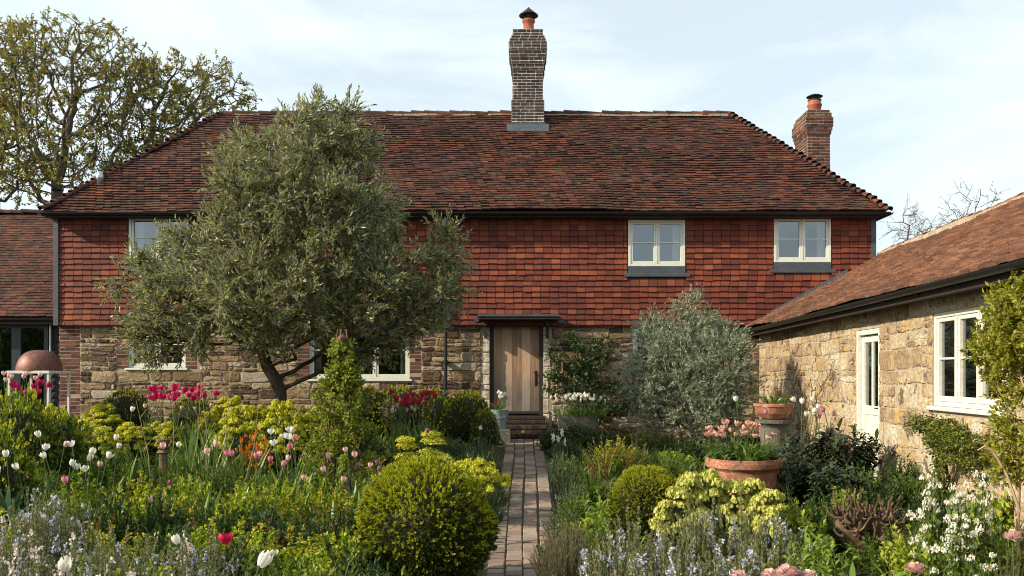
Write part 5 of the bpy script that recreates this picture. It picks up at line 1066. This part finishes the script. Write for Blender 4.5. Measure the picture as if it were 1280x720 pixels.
# single tulips
tul('tw', [(14, 572), (38, 586), (64, 547), (76, 584), (79, 573), (99, 578), (107, 568)], 8.4, 'white tulip among the rosemary on the left', 'white tulips over the rosemary')
tul('tw', [(138, 552), (141, 562), (158, 516)], 10.5, 'white tulip in front of the lime euphorbia on the left', 'white tulips by the euphorbia')
tul('two', [(337, 544), (352, 543), (361, 549), (350, 559), (376, 549), (366, 541)], 9.8, 'open white tulip beside the pink ones in mid bed', 'open white tulips in mid bed')
tul('tw', [(225, 558)], 10, 'single white tulip below the orange wallflowers at left', None); tul('tp', [(91, 604)], 8, 'single rose pink tulip among the rosemary', None)
tul('tp', [(319, 575), (334, 578), (339, 585), (290, 569), (297, 571), (372, 552)], 9, 'pink tulip in the row across the middle of the left bed', 'pink tulips in mid bed'); tul('tp', [(380, 562)], 8.6, 'largest pink tulip right of the open white ones', None)
tul('tpp', [(442, 566), (451, 571), (458, 585), (430, 603), (326, 572), (358, 578)], 9.4, 'pale pink tulip in front of the climber', 'pale pink tulips by the climber'); tul('tpu', [(459, 584), (483, 582), (463, 591), (532, 543), (174, 605), (200, 608)], 9.6, 'dusky purple tulip in the left bed', 'purple tulips')
tul('tw', [(84, 704)], 4.2, 'large white tulip at the bottom left among rosemary', None); tul('tw', [(273, 714)], 3.8, 'large round white tulip at the bottom edge', None); tul('two', [(343, 700)], 6.6, 'open white tulip near the bottom edge right of the larger one', None)
tul('tr', [(282, 678)], 6.0, 'small red and white tulip above the large white one', None); tul('tw', [(241, 680)], 5.4, 'cream tulip left of the small red one', None); tul('tw', [(603, 538)], 13.6, 'single white tulip by the path below the bucket', None)
tul('tpp', [(66, 560), (118, 585), (205, 628), (372, 600), (405, 575), (415, 590), (250, 568), (262, 560), (210, 560)], 8.8, 'pale pink tulip scattered among the roses in the left bed', 'scattered pale tulips')
tul('two', [(52, 565), (92, 590), (112, 590), (20, 590), (118, 575), (100, 560)], 8.9, 'small open white tulip behind the rosemary on the left', 'small open white tulips')
# right bed
many('darkper', [(690, 528, 40, 15.8), (706, 545, 56, 14.6), (735, 530, 60, 15.4), (770, 535, 60, 15), (820, 545, 60, 14.2), (860, 545, 60, 13.8), (905, 548, 60, 13.4), (950, 560, 50, 12.4), (940, 540, 60, 14.6), (722, 524, 70, 16.2)], 'dark green perennial in the shade right of the steps', 'perennial', 'dark perennials right of the steps')
many('catmint', [(702, 556, 44, 13.2), (708, 575, 44, 12), (716, 596, 44, 11), (710, 540, 50, 14.4), (704, 625, 44, 9.8)], 'grey green catmint spilling on the right edge of the path', 'catmint', 'catmint right of the path')
many('perennial', [(715, 566, 60, 12.4), (720, 610, 56, 10.2), (760, 560, 60, 12.8), (800, 556, 60, 13), (845, 566, 60, 12), (740, 585, 60, 11.2), (870, 580, 60, 10.6), (785, 590, 50, 10.8)], 'leafy green perennial right of the brick path', 'perennial', 'green perennials right of the path')
many('iris', [(756, 552, 40, 12.4), (785, 556, 36, 12.4), (830, 556, 36, 12.4)], 'upright sword leaved clump between the path and silver shrub', 'bulb leaves', 'sword leaved clumps on the right')
many('roser', [(750, 528, 66, 12), (795, 530, 50, 12.2)], 'sparse rose with reddish shoots in front of the silver shrub', 'rose bush', 'red shooted roses on the right')
P_('rose', 770, 535, 60, 12.6, 'yellow leaved rose between the red shooted pair on the right', 'rose bush')
Yv = 14.6; bs = at(868, 540, Yv); bs[2] = float(ground(bs[0], Yv))-.03
vl = lambda px, py, rx, ry, dy=0, ry2=.7: (at(px, py, Yv+dy), (S(rx, Yv), ry2, S(ry, Yv)))
tree('silver_shrub', 'tall silver leaved shrub against the wall left of the stone wing', 'shrub', bs, [vl(862, 440, 62, 42), vl(868, 480, 72, 50, -.2, .9), vl(858, 395, 14, 26, 0, .3), vl(905, 410, 16, 18, 0, .3), vl(822, 420, 26, 22, 0, .5), vl(900, 450, 34, 30, -.2, .6), vl(815, 480, 32, 40, -.2, .6), vl(870, 520, 66, 30, -.3, .8)],
     1100, [bs, bs+[0, 0, .15], bs+[.02, 0, .3]], .12, 1.2, .14, .004, M['twig'], M['silver'], 60000, .065, .015, .26, seed=9, stiff=1.4)
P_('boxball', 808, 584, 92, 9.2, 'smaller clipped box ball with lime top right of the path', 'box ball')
P_('lavender', 708, 640, 96, 7.6, 'rounded tawny lavender bush at the right edge of the path', 'lavender')
P_('solomon', 745, 598, 50, 9.2, 'bright green lily shoots behind the lavender', 'lily')
many('rosemary', [(790, 622, 60, 7.2), (830, 640, 70, 6.8), (875, 606, 70, 7.2), (925, 612, 66, 7.2), (965, 630, 50, 6.8), (850, 665, 80, 5.8), (905, 655, 80, 6.0), (765, 650, 60, 6.2), (955, 668, 60, 5.9), (800, 680, 60, 5.6)], 'blue flowered rosemary in the right foreground', 'rosemary', 'rosemary in the right foreground')
many('euphpale', [(862, 582, 46, 7.9), (888, 578, 50, 7.9), (845, 600, 40, 7.8)], 'pale lime euphorbia between the smaller box ball and the terracotta pot', 'euphorbia', 'pale euphorbias left of the pot')
many('euphpale', [(915, 592, 50, 7.9), (942, 590, 50, 7.9), (965, 604, 44, 7.7)], 'pale lime euphorbia below the wide terracotta pot', 'euphorbia', 'pale euphorbias below the pot')
many('stock', [(772, 628, 14, 6.8), (742, 702, 18, 5.6), (752, 708, 16, 5.4), (735, 710, 16, 5.4), (760, 660, 12, 6.4)], 'lilac pink stock beside the rosemary at bottom centre', 'stock', 'pink stocks')
many('peony', [(1020, 528, 90, 10.2), (1062, 528, 90, 10.4), (1000, 560, 70, 9.6), (1045, 568, 80, 9.2), (985, 545, 50, 10.8)], 'dark leaved peony bush between the pots and the white door', 'peony', 'dark peonies by the wing')
many('darkper', [(985, 600, 70, 8.6), (1030, 610, 70, 8.3), (1085, 600, 60, 8.8), (1120, 590, 60, 9), (1130, 560, 60, 9.6), (1165, 600, 60, 8.4), (1235, 600, 60, 8.0), (975, 630, 50, 7.8), (1215, 640, 60, 7), (1275, 600, 60, 7.6)], 'dark green perennial at the foot of the stone wing', 'perennial', 'dark perennials by the wing')
many('perennial', [(1010, 650, 60, 7.2), (1110, 650, 60, 7.4), (1075, 570, 50, 9.8), (1145, 575, 50, 9), (1180, 575, 50, 8.8), (1240, 640, 60, 6.6), (1000, 690, 60, 5.8)], 'leafy green perennial in the bed below the wing', 'perennial', 'green perennials by the wing')
many('hosta', [(1072, 655, 130, 5.2), (1112, 674, 110, 4.9), (1036, 676, 100, 4.9)], 'clump of broad bright green leaves at the lower right', 'leafy clump', 'broad leaved clumps at lower right')
many('solomon', [(1008, 640, 60, 6.6), (1035, 660, 50, 6.4)], 'bright lily shoots left of the broad leaved clumps', 'lily', 'lily shoots at lower right')
many('grassy', [(1260, 610, 60, 7.2), (1130, 670, 50, 6.2), (1240, 665, 50, 6.2), (990, 670, 50, 6.4)], 'grassy tuft in the right hand bed', 'grass tuft', 'grassy tufts on the right')
many('honesty', [(1172, 570, 60, 6.9), (1214, 566, 56, 6.9), (1186, 592, 60, 6.6), (1205, 625, 56, 6.3)], 'white flowered honesty in the bed below the wing window', 'honesty', 'white honesty')
P_('fennel', 1262, 662, 60, 5.6, 'bronze feathery fennel at the lower right corner', 'fennel')
# filler right at the front edge so the soil is covered as in the photograph
many('sage', [(690, 700, 50, 6.2), (800, 705, 60, 5.4), (950, 700, 60, 5.4)], 'grey sage low at the front of the right bed', 'sage', 'sage at the front')
tul('tw', [(927, 503)], 11, 'white tulip standing left of the terracotta bowl', None); tul('tp', [(954, 518)], 10.4, 'pink tulip in front of the terracotta bowl', None)
tul('tw', [(1015, 503), (1028, 503), (995, 517), (1013, 513), (1001, 521), (1001, 506), (1008, 520)], 10.6, 'white tulip between the terracotta bowl and the white door', 'white tulips by the bowl')
tul('tp', [(1023, 524), (1044, 516)], 10.6, 'pink tulip beside the white ones near the white door', 'pink tulips by the bowl')
# peony blooms at the very front
KINDS['peonyfl'] = K(.55, .07, 2, lambda g: peonyflower(g))
def peonyflower(g):
    root = empty('peony_flower'); mb = MB(); tube(mb, [(0, 0, 0), (.01, 0, .3), (0, 0, .52)], .005, 5); mb.build('stem', M['stemg'], root)
    n = 90; d = rdir(n, g); d[:, 2] = np.abs(d[:, 2])-.25; mb = MB(); q = unit(np.cross(d, rdir(n, g))); c = np.array([0, 0, .53])+d*g.uniform(.02, .045, n)[:, None]
    blades(mb, c, unit(d+q*.5), .035, .04, -.8, g, prof=(.5, 1, 1, .7)); mb.build('bloom', M['palepink'], root); return root
for (px, top, Y, lab) in ((984, 708, 4.6, 'pale pink peony bloom cut by the bottom edge'), (963, 713, 4.7, 'pale peony bloom left of its larger neighbour at the bottom edge'), (925, 715, 4.7, 'pale pink bloom at the bottom edge left of the peonies'), (1010, 714, 4.6, 'pale peony bloom right of its larger neighbour at the bottom edge'), (1144, 704, 5.0, 'deep pink bloom right of the broad leaves at the bottom edge'), (1266, 664, 5.3, 'pale pink bloom over the bronze fennel')):
    x = px2x(px, Y); g = float(ground(x, Y)); z = pz(top, Y); o = KINDS['peonyfl'][3](np.random.default_rng(px)); s = 1.2 if px == 984 else .8; o.location = (x, Y, g); o.scale = (s, s, (z-g)/.58) if False else (s, s, s); o.location.z = max(g, z-.58*s) if z-.58*s < g+.35 else g
    if z-.58*s > g:
        o.location.z = g; f = (z-g)/(.58*s)
        for k in kids(o):
            if k.name.startswith('stem'): k.scale = (1, 1, (z-g-.06*s)/(.52*s))
            else: k.location.z = (z-g)/s-.58
    setp(o, lab, 'flower')
# ------------------------------------------------------------------ pots
def potthing(name, px, Y, zbase, prof, mat, label, cat, k=40):
    x = px2x(px, Y); o = empty(name, (x, Y, zbase)); mb = MB(); lathe(mb, prof, k); mb.build('pot', mat, o, smooth=False)
    mb = MB(); rr = prof[-1][0]; zs = prof[-1][1]; lathe(mb, [(.001, zs), (rr*.98, zs-.004)], 20); mb.build('soil_fill', M['soil'], o)
    return setp(o, label, cat), x
Y = 9.4; ztop = pz(572, Y); Rr = S(92, Y)/2
hb = ztop-float(ground(px2x(929, Y), Y))
prof = [(Rr*.58, 0), (Rr*.62, .02), (Rr*.72, hb*.35), (Rr*.84, hb*.62), (Rr*.87, hb*.64), (Rr*.87, hb*.68), (Rr*.86, hb*.70), (Rr*.90, hb*.84), (Rr*.93, hb*.86), (Rr, hb*.89), (Rr*1.01, hb*.95), (Rr*.99, hb), (Rr*.93, hb), (Rr*.90, hb*.93)]
o, x = potthing('terracotta_pot', 929, Y, ztop-hb, prof, M['terracotta'], 'wide terracotta pot with rolled rim full of dusky pink tulips', 'pot', 56)
def potclump(x, Y, z, name, mk, label, cat, sc=1.): o = mk(np.random.default_rng(int(x*100) % 997)); o.location = (x, Y, z); o.scale = (sc, sc, sc); return setp(o, label, cat)
potclump(x, Y, ztop-.03, '', lambda g: strap_clump('tulip_leaves', 130, .34, .05, M['bulbleaf'], g, droop=.8, r=Rr*.8, upw=1.2), 'dense tulip leaves filling the wide terracotta pot', 'bulb leaves')
for i in range(34):
    a = PR.random()*6.28; q = math.sqrt(PR.random())*Rr*.95; nv, h, r, mk = KINDS['tbr']; s = PR.uniform(.8, 1.1)
    put('tbr', nv, mk, x+q*math.cos(a), Y+q*math.sin(a), ztop-.04, s, s*(1.05 if q < Rr*.6 else .85), 'dusky pink tulip in the wide terracotta pot', 'tulip', 'tulips in the wide terracotta pot')
Yb = 12.6; xb = px2x(967, Yb); zb1 = pz(504, Yb); rb_ = S(49, Yb)/2; hb = .24
o, _ = potthing('terracotta_bowl', 967, Yb, zb1-hb, [(rb_*.5, 0), (rb_*.62, .02), (rb_*.85, hb*.4), (rb_*.95, hb*.72), (rb_*.97, hb*.78), (rb_*1.02, hb*.82), (rb_*1.02, hb*.98), (rb_*.96, hb), (rb_*.9, hb*.9)], M['terracotta'], 'shallow terracotta bowl of green leaves on a stone pedestal', 'bowl')
potclump(xb, Yb, zb1-.02, '', lambda g: strap_clump('bulb_leaves', 80, .26, .022, M['bulbleaf'], g, droop=.8, r=rb_*.8, upw=1.1), 'short green leaves sprouting from the terracotta bowl', 'bulb leaves')
gz = float(ground(xb, Yb)); hp_ = zb1-hb-gz; o = setp(empty('stone_pedestal', (xb, Yb, gz)), 'round stone pedestal under the terracotta bowl', 'pedestal')
mb = MB(); lathe(mb, [(.001, hp_), (rb_*.92, hp_), (rb_*.92, hp_-.05), (rb_*.75, hp_-.08), (rb_*.66, hp_-.12), (rb_*.64, hp_*.3), (rb_*.8, hp_*.15), (rb_*.85, 0)], 28); mb.build('column', M['stonegrey'], o)
Yk_ = 16.9; xk = px2x(623, Yk_); zk = pz(536, Yk_); ztk = pz(512, Yk_); zk = max(zk, .8); hk = ztk-zk; rk = S(26, Yk_)/2
o = setp(empty('bucket', (xk, Yk_, zk)), 'galvanised bucket of white narcissus by the door steps', 'bucket'); mb = MB(); lathe(mb, [(rk*.72, 0), (rk*.72, .01), (rk*.95, hk*.94), (rk*1.0, hk*.96), (rk*1.0, hk), (rk*.94, hk), (rk*.9, hk*.85), (.001, hk*.85)], 32); mb.build('pail', M['zinc'], o, smooth=False)
mb = MB(); tube(mb, [(rk*math.cos(a), -rk*.95*math.sin(a)-.01, hk*.9-.12*math.sin(a)) for a in np.linspace(0, math.pi, 9)], .005, 5); mb.build('handle', M['zinc'], o)
o = setp(empty('stand_stone', (xk, Yk_, float(ground(xk, Yk_))-.02)), 'flat stone block carrying the galvanised bucket', 'stone') if zk > float(ground(xk, Yk_))+.04 else None
if o: mb = MB(); bbox(mb, (-.24, -.2, 0), (.24, .2, zk-float(ground(xk, Yk_))+.018), .02); mb.build('block', M['stonegrey'], o)
potclump(xk, Yk_, ztk-.03, '', lambda g: daffodil_clump('narcissus', 46, .34, .17, g, M['white'], None, 9, .045), 'white narcissus with green leaves in the galvanised bucket', 'narcissus')
o = mkt = tulip(M['red'], .16, np.random.default_rng(5), open_=.2, bl=.07, bw=.035, nleaf=0, name='tulip'); o.location = (xk+.02, Yk_-.12, ztk-.04); setp(o, 'single dark red tulip low in the galvanised bucket', 'tulip')
Yq = 16.7; xq = px2x(722, Yq); zq = pz(520, Yq); o = setp(empty('planter', (xq, Yq, .85)), 'grey trough of white narcissus right of the old door', 'planter')
mb = MB(); w_, h_ = S(50, Yq)/2, zq-.85; mb.add([(-w_*.9, -.17, 0), (w_*.9, -.17, 0), (w_*.9, .17, 0), (-w_*.9, .17, 0), (-w_, -.2, h_), (w_, -.2, h_), (w_, .2, h_), (-w_, .2, h_), (-w_+.03, -.17, h_), (w_-.03, -.17, h_), (w_-.03, .17, h_), (-w_+.03, .17, h_), (-w_+.03, -.17, h_-.06), (w_-.03, -.17, h_-.06), (w_-.03, .17, h_-.06), (-w_+.03, .17, h_-.06)],
    [[3, 2, 1, 0]]+[[r*4+i, r*4+(i+1) % 4, r*4+4+(i+1) % 4, r*4+4+i] for r in range(3) for i in range(4)]+[[12, 13, 14, 15]]); mb.build('trough', M['stonegrey'], o)
for i, (dx, lab) in enumerate(((-.28, 'white narcissus clump at the left end of the grey trough'), (.02, 'white narcissus clump in the middle of the grey trough'), (.32, 'white narcissus clump at the right end of the grey trough'))):
    o = daffodil_clump('narcissus', 50, .42, .24, np.random.default_rng(60+i), M['white'], None, 14, .046); o.location = (xq+dx, Yq, zq-.05); setp(o, lab, 'narcissus')
o = daffodil_clump('narcissus', 20, .3, .12, np.random.default_rng(70), M['white'], None, 4, .05); o.location = (px2x(698, 14), 14, pz(545, 14)-.0); o.location.z = float(ground(px2x(698, 14), 14)); o.scale = (1, 1, 1.9); setp(o, 'small white narcissus below the trough beside the path', 'narcissus')
# pot under the fleshy rosette
o, _ = potthing('terracotta_pot', 2, 7.6, .28, [(.2, 0), (.27, .36), (.3, .37), (.31, .46), (.27, .47), (.26, .42)], M['terracotta'], 'terracotta pot at the far left edge holding a fleshy rosette', 'pot')
o.location.z = .31
# copper oven
Yv = 15.2; xv = px2x(46, Yv); zt_ = pz(465, Yv); o = setp(empty('oven', (xv, Yv, .6)), 'domed copper garden oven on a pale metal stand at far left', 'oven'); ct = zt_-.6
for (cx_, r_, nm) in ((.05, S(52, Yv)/2, 'dome'), (-.27, S(36, Yv)/2, 'rear_dome')):
    mb = MB(); hd = S(26 if nm == 'dome' else 20, Yv); dy = 0 if nm == 'dome' else .3
    V = []; n1, n2 = 14, 28
    for i in range(n1):
        t = math.pi/2*i/(n1-1)
        for j in range(n2): a = 2*math.pi*j/n2; V.append((cx_+r_*max(math.cos(t),0)**.75*math.cos(a), dy+r_*max(math.cos(t),0)**.75*math.sin(a), ct+.02+hd*math.sin(t)))
    mb.add(V, [[i*n2+j, i*n2+(j+1) % n2, (i+1)*n2+(j+1) % n2, (i+1)*n2+j] for i in range(n1-1) for j in range(n2)]); mb.build(nm, M['copper'], o, smooth=True)
mb = MB(); hw = S(52, Yv)/2; bbox(mb, (.05-hw, -.36, ct-.03), (.05+hw, .36, ct+.02), .006)
mb.build('stand_top', M['framew'], o)
for sx in (-1, 1):
    for sy in (-1, 1): mb = MB(); bbox(mb, (.05+sx*(hw-.03)-.018, sy*.33-.018, -.15), (.05+sx*(hw-.03)+.018, sy*.33+.018, ct-.032), .004); mb.build('leg', M['framew'], o)
# short carved post in the left bed
Yz = 10.8; xz = px2x(204, Yz); z = float(ground(xz, Yz)); zt = pz(548, Yz); o = setp(empty('wooden_post', (xz, Yz, z)), 'short weathered round post in the left bed below the euphorbias', 'post'); mb = MB(); h = zt-z
lathe(mb, [(.05, 0), (.05, h-.2), (.075, h-.18), (.05, h-.14), (.07, h-.12), (.05, h-.08), (.085, h-.05), (.085, h-.01), (.001, h)], 16); mb.build('turned_post', M['stump'], o, smooth=False)
# bare canes standing in the left bed
for i, (xa, ya, xb_, yb_, Y) in enumerate(((258, 580, 248, 455, 11.5), (272, 590, 288, 440, 11.5), (232, 600, 252, 470, 11), (300, 585, 325, 490, 11), (340, 575, 372, 500, 11), (210, 580, 215, 485, 11.4), (118, 560, 108, 470, 13), (190, 600, 170, 500, 10.5))):
    a, b = at(xa, ya, Y), at(xb_, yb_, Y); a[2] = ground(a[0], Y); o = setp(empty('bare_cane_plant', a), 'thin bare stem rising above the left bed', 'stem', 'bare stems above the left bed'); m_ = (b-a)*.5+[.04, .03, 0]
    mb = MB(); tube(mb, [(0, 0, 0), tuple(m_), tuple(b-a)], [.006, .005, .002], 5)
    for q in range(3): t = .55+.14*q; p = (b-a)*t+[.01, 0, 0]; tube(mb, [tuple(p), tuple(p+[(-1)**q*.08, .02, .12])], [.003, .0015], 4)
    mb.build('stalk', M['cane'], o)
# pruned stump of twigs
Ys = 7.6; xs_ = px2x(1108, Ys); zs_ = float(ground(xs_, Ys)); zt = pz(596, Ys)-zs_; g = np.random.default_rng(14); o = setp(empty('pruned_shrub', (xs_, Ys, zs_)), 'cut back shrub stump with many short bare stubs in the right bed', 'stump')
mb = MB(); tube(mb, [(0, 0, -.05), (-.03, 0, zt*.35), (-.1, 0, zt*.55)], [.11, .09, .07], 8); tube(mb, [(0, 0, .05), (-.3, .05, zt*.4), (-.42, .05, zt*.5)], [.08, .06, .04], 8); mb.build('trunk', M['stump'], o, smooth=True)
mb = MB()
for i in range(110):
    b = np.array([g.uniform(-.42, .08), g.uniform(-.12, .12), zt*g.uniform(.32, .62)]); d = unit(np.array([g.normal(.0, .8), g.normal(0, .6), g.uniform(-.1, .6)])); l_ = g.uniform(.08, .2); r_ = g.uniform(.007, .014)
    tube(mb, [b, b+d*l_*.4, b+d*l_*.7+[0, 0, l_*.22], b+d*l_*.8+[g.normal(0, .02), 0, l_*.62]], [r_*1.2, r_, r_, r_*.8], 6)
mb.build('branch_stubs', M['stump'], o)
many('fennel', [(1075, 625, 60, 7.8)], 'coppery dead stems beside the cut back shrub', 'dead stems', None)
# ------------------------------------------------------------------ climbers on walls
def wallclimb(name, pts, label, leafm, sm, ll, lw, n_tw, per, tl, O_, U_, Nn, seed, start, bushy=.12, cat='climber', lift=.03, trunk_r=.012, dens=1.):
    """pts: ellipses (u, v, ru, rv) on the wall"""
    g = np.random.default_rng(seed); O_, U_, Nn = [np.array(q, float) for q in (O_, U_, Nn)]; Z = np.array([0, 0, 1.])
    wts = np.array([p[2]*p[3] for p in pts]); wts = wts/wts.sum(); A = []
    for p, w in zip(pts, wts):
        k = int(n_tw*w)+2; a = g.random(k)*6.28; q = np.sqrt(g.random(k)); A.append(np.column_stack([p[0]+p[2]*q*np.cos(a), p[1]+p[3]*q*np.sin(a), g.uniform(lift, lift+bushy, k)]))
    A = np.concatenate(A); W3 = lambda q: O_+q[:, 0:1]*U_+q[:, 1:2]*Z+q[:, 2:3]*Nn
    base = O_+start[0]*U_+start[1]*Z+Nn*.05; nodes, par = colonize(W3(A), [base, base+Z*.15, base+Z*.3], .09, 2., .1, rng=g); r = radii(par, .003)
    o = setp(empty(name, base), label, cat); nodes = nodes-base; i = np.arange(1, len(nodes)); mb = MB(); segs(mb, nodes[par[i]], nodes[i]+(nodes[i]-nodes[par[i]])*.08, np.minimum(r[par[i]], r[i]*1.3), r[i], 5); mb.build('stems', sm, o)
    if per:
        m = int(len(nodes)*per*dens); pk = g.integers(1, len(nodes), m); P = nodes[pk]+rdir(m, g)*tl*g.random(m)[:, None]+Nn*bushy*.4*g.random(m)[:, None]
        mb = MB(); leaves(mb, P, unit(rdir(m, g)+Nn*.6-Z*.2), ll*g.uniform(.6, 1.2, m), lw*g.uniform(.7, 1.2, m), .2, g); mb.build('leaves', leafm, o)
    return o
U1 = lambda px: px2x(px); V1 = lambda py: pz(py)
s_ = 1/59.66
wallclimb('wall_climber', [(U1(722), V1(440), 38*s_, 24*s_), (U1(735), V1(468), 30*s_, 28*s_), (U1(702), V1(458), 22*s_, 14*s_), (U1(750), V1(430), 18*s_, 14*s_), (U1(760), V1(500), 30*s_, 25*s_), (U1(690), V1(475), 12*s_, 20*s_)], 'dark leaved climber on the stone wall right of the old door', M['darkgreen'], M['twig'], .08, .05, 170, 15, .13, (0, YF, 0), Uf, Nf, 41, (U1(735), .8), bushy=.3)
def wing_uv(px, py):
    a = (px-VX)/F; k = .0537; Yw = (WO[0]-k*YF)/(a-k); return uof(Yw), pz(py, Yw)
c1 = wing_uv(1188, 535); 
wallclimb('wall_shrub', [(wing_uv(1205, 528)[0], 1.5, .34, .16), (wing_uv(1226, 538)[0], 1.40, .34, .16), (wing_uv(1182, 524)[0], 1.56, .2, .12), (wing_uv(1240, 545)[0], 1.3, .2, .10)], 'rounded green wall shrub under the wing window', M['wallgreen'], M['twig'], .035, .022, 500, 60, .07, WO, UW, WN, 42, (c1[0], .55), bushy=.26, cat='shrub')
wallclimb('wall_climber', [(wing_uv(1030, 475)[0], 2.0, .7, .45), (wing_uv(1012, 495)[0], 1.8, .6, .4), (wing_uv(1045, 455)[0], 2.2, .35, .3)], 'bare twisted climber stems on the wing wall left of the white door', M['rose'], M['twig'], .03, .02, 90, 1.2, .03, WO, UW, WN, 43, (wing_uv(1022, 475)[0], .6), bushy=.08, trunk_r=.02)
u2 = wing_uv(1262, 420)[0]; Yc_ = 6.9
def cl(px, py, rx, ry): return (at(px, py, Yc_), (S(rx, Yc_), .3, S(ry, Yc_)))
bx = at(1272, 600, Yc_); bx[2] = float(ground(bx[0], Yc_))
o = tree('climbing_rose', 'sunlit yellow green climber spilling over the wing window at the right edge', 'climber', bx, [cl(1272, 385, 34, 32), (cl(1256, 410, 25, 40)), cl(1290, 440, 34, 55), cl(1276, 500, 22, 70), cl(1305, 380, 40, 60), cl(1272, 560, 22, 50), cl(1236, 440, 12, 14)], 480, [bx, bx+[-.01, 0, .3], bx+[-.0, 0, .7], bx+[.02, 0, 1.1]], .09, 1.5, .12, .0045, M['cane'], M['climb'], 14000, .052, .028, .16, seed=12, stiff=.8)
o2 = setp(empty('bare_cane_plant', at(1240, 570, 6.8)*[1, 1, 0]+[0, 0, .6]), 'pale arching cane in front of the wing wall at right', 'stem'); mb = MB(); q0 = np.array(o2.location)
tube(mb, [tuple(at(px, py, 6.8)-q0) for px, py in ((1275, 640), (1258, 592), (1242, 565), (1232, 557), (1222, 563))], [.012, .011, .010, .008, .006], 6); mb.build('stalk', M['cane'], o2)
# soft ground cover between the plants: too many leaves to count
g = np.random.default_rng(50); n = 30000; X_ = g.uniform(-10, 7, n); Y_ = g.uniform(4.2, 17, n); ok = (np.abs(X_+.03) > .46+.1*g.random(n)) & (X_ < WP(Y_.mean())[0]+.0537*(Y_-Y_.mean())-.1) & (np.abs(X_) < Y_*.66+.5); X_, Y_ = X_[ok], Y_[ok]; n = len(X_)
P = np.column_stack([X_, Y_, ground(X_, Y_)+g.uniform(0, .12, n)]); mb = MB(); blades(mb, P, np.column_stack([g.normal(0, .6, n), g.normal(0, .6, n), np.ones(n)]), g.uniform(.1, .26, n), .022, .9, g, prof=(.6, 1, .05)); setp(mb.build('ground_cover', M['green']), 'low green ground cover between the plants in both beds', 'ground cover', kind='stuff')
# tall hedge added out of view so the lower windows reflect something dark
g = np.random.default_rng(51); o = setp(empty('added_hedge', (0, -17, 0)), 'unseen hedge added behind the camera for the lower windows to reflect', 'hedge'); n = 26000
P = np.column_stack([g.uniform(-34, 34, n), g.normal(0, .35, n)+.3*np.sin(np.linspace(0, 60, n)), np.zeros(n)]); P[:, 2] = g.uniform(0, 1, n)*(6.2+.8*np.sin(P[:, 0]*.7)+.5*np.sin(P[:, 0]*1.9)); P[:, 1] += .9
mb = MB(); leaves(mb, P, rdir(n, g), .5, .36, .2, g); mb.build('foliage', M['green'], o); mb = MB(); box(mb, (-34, -.6, 0), (34, .4, 5.2)); mb.build('dark_hedge_core', M['shadecore'], o)
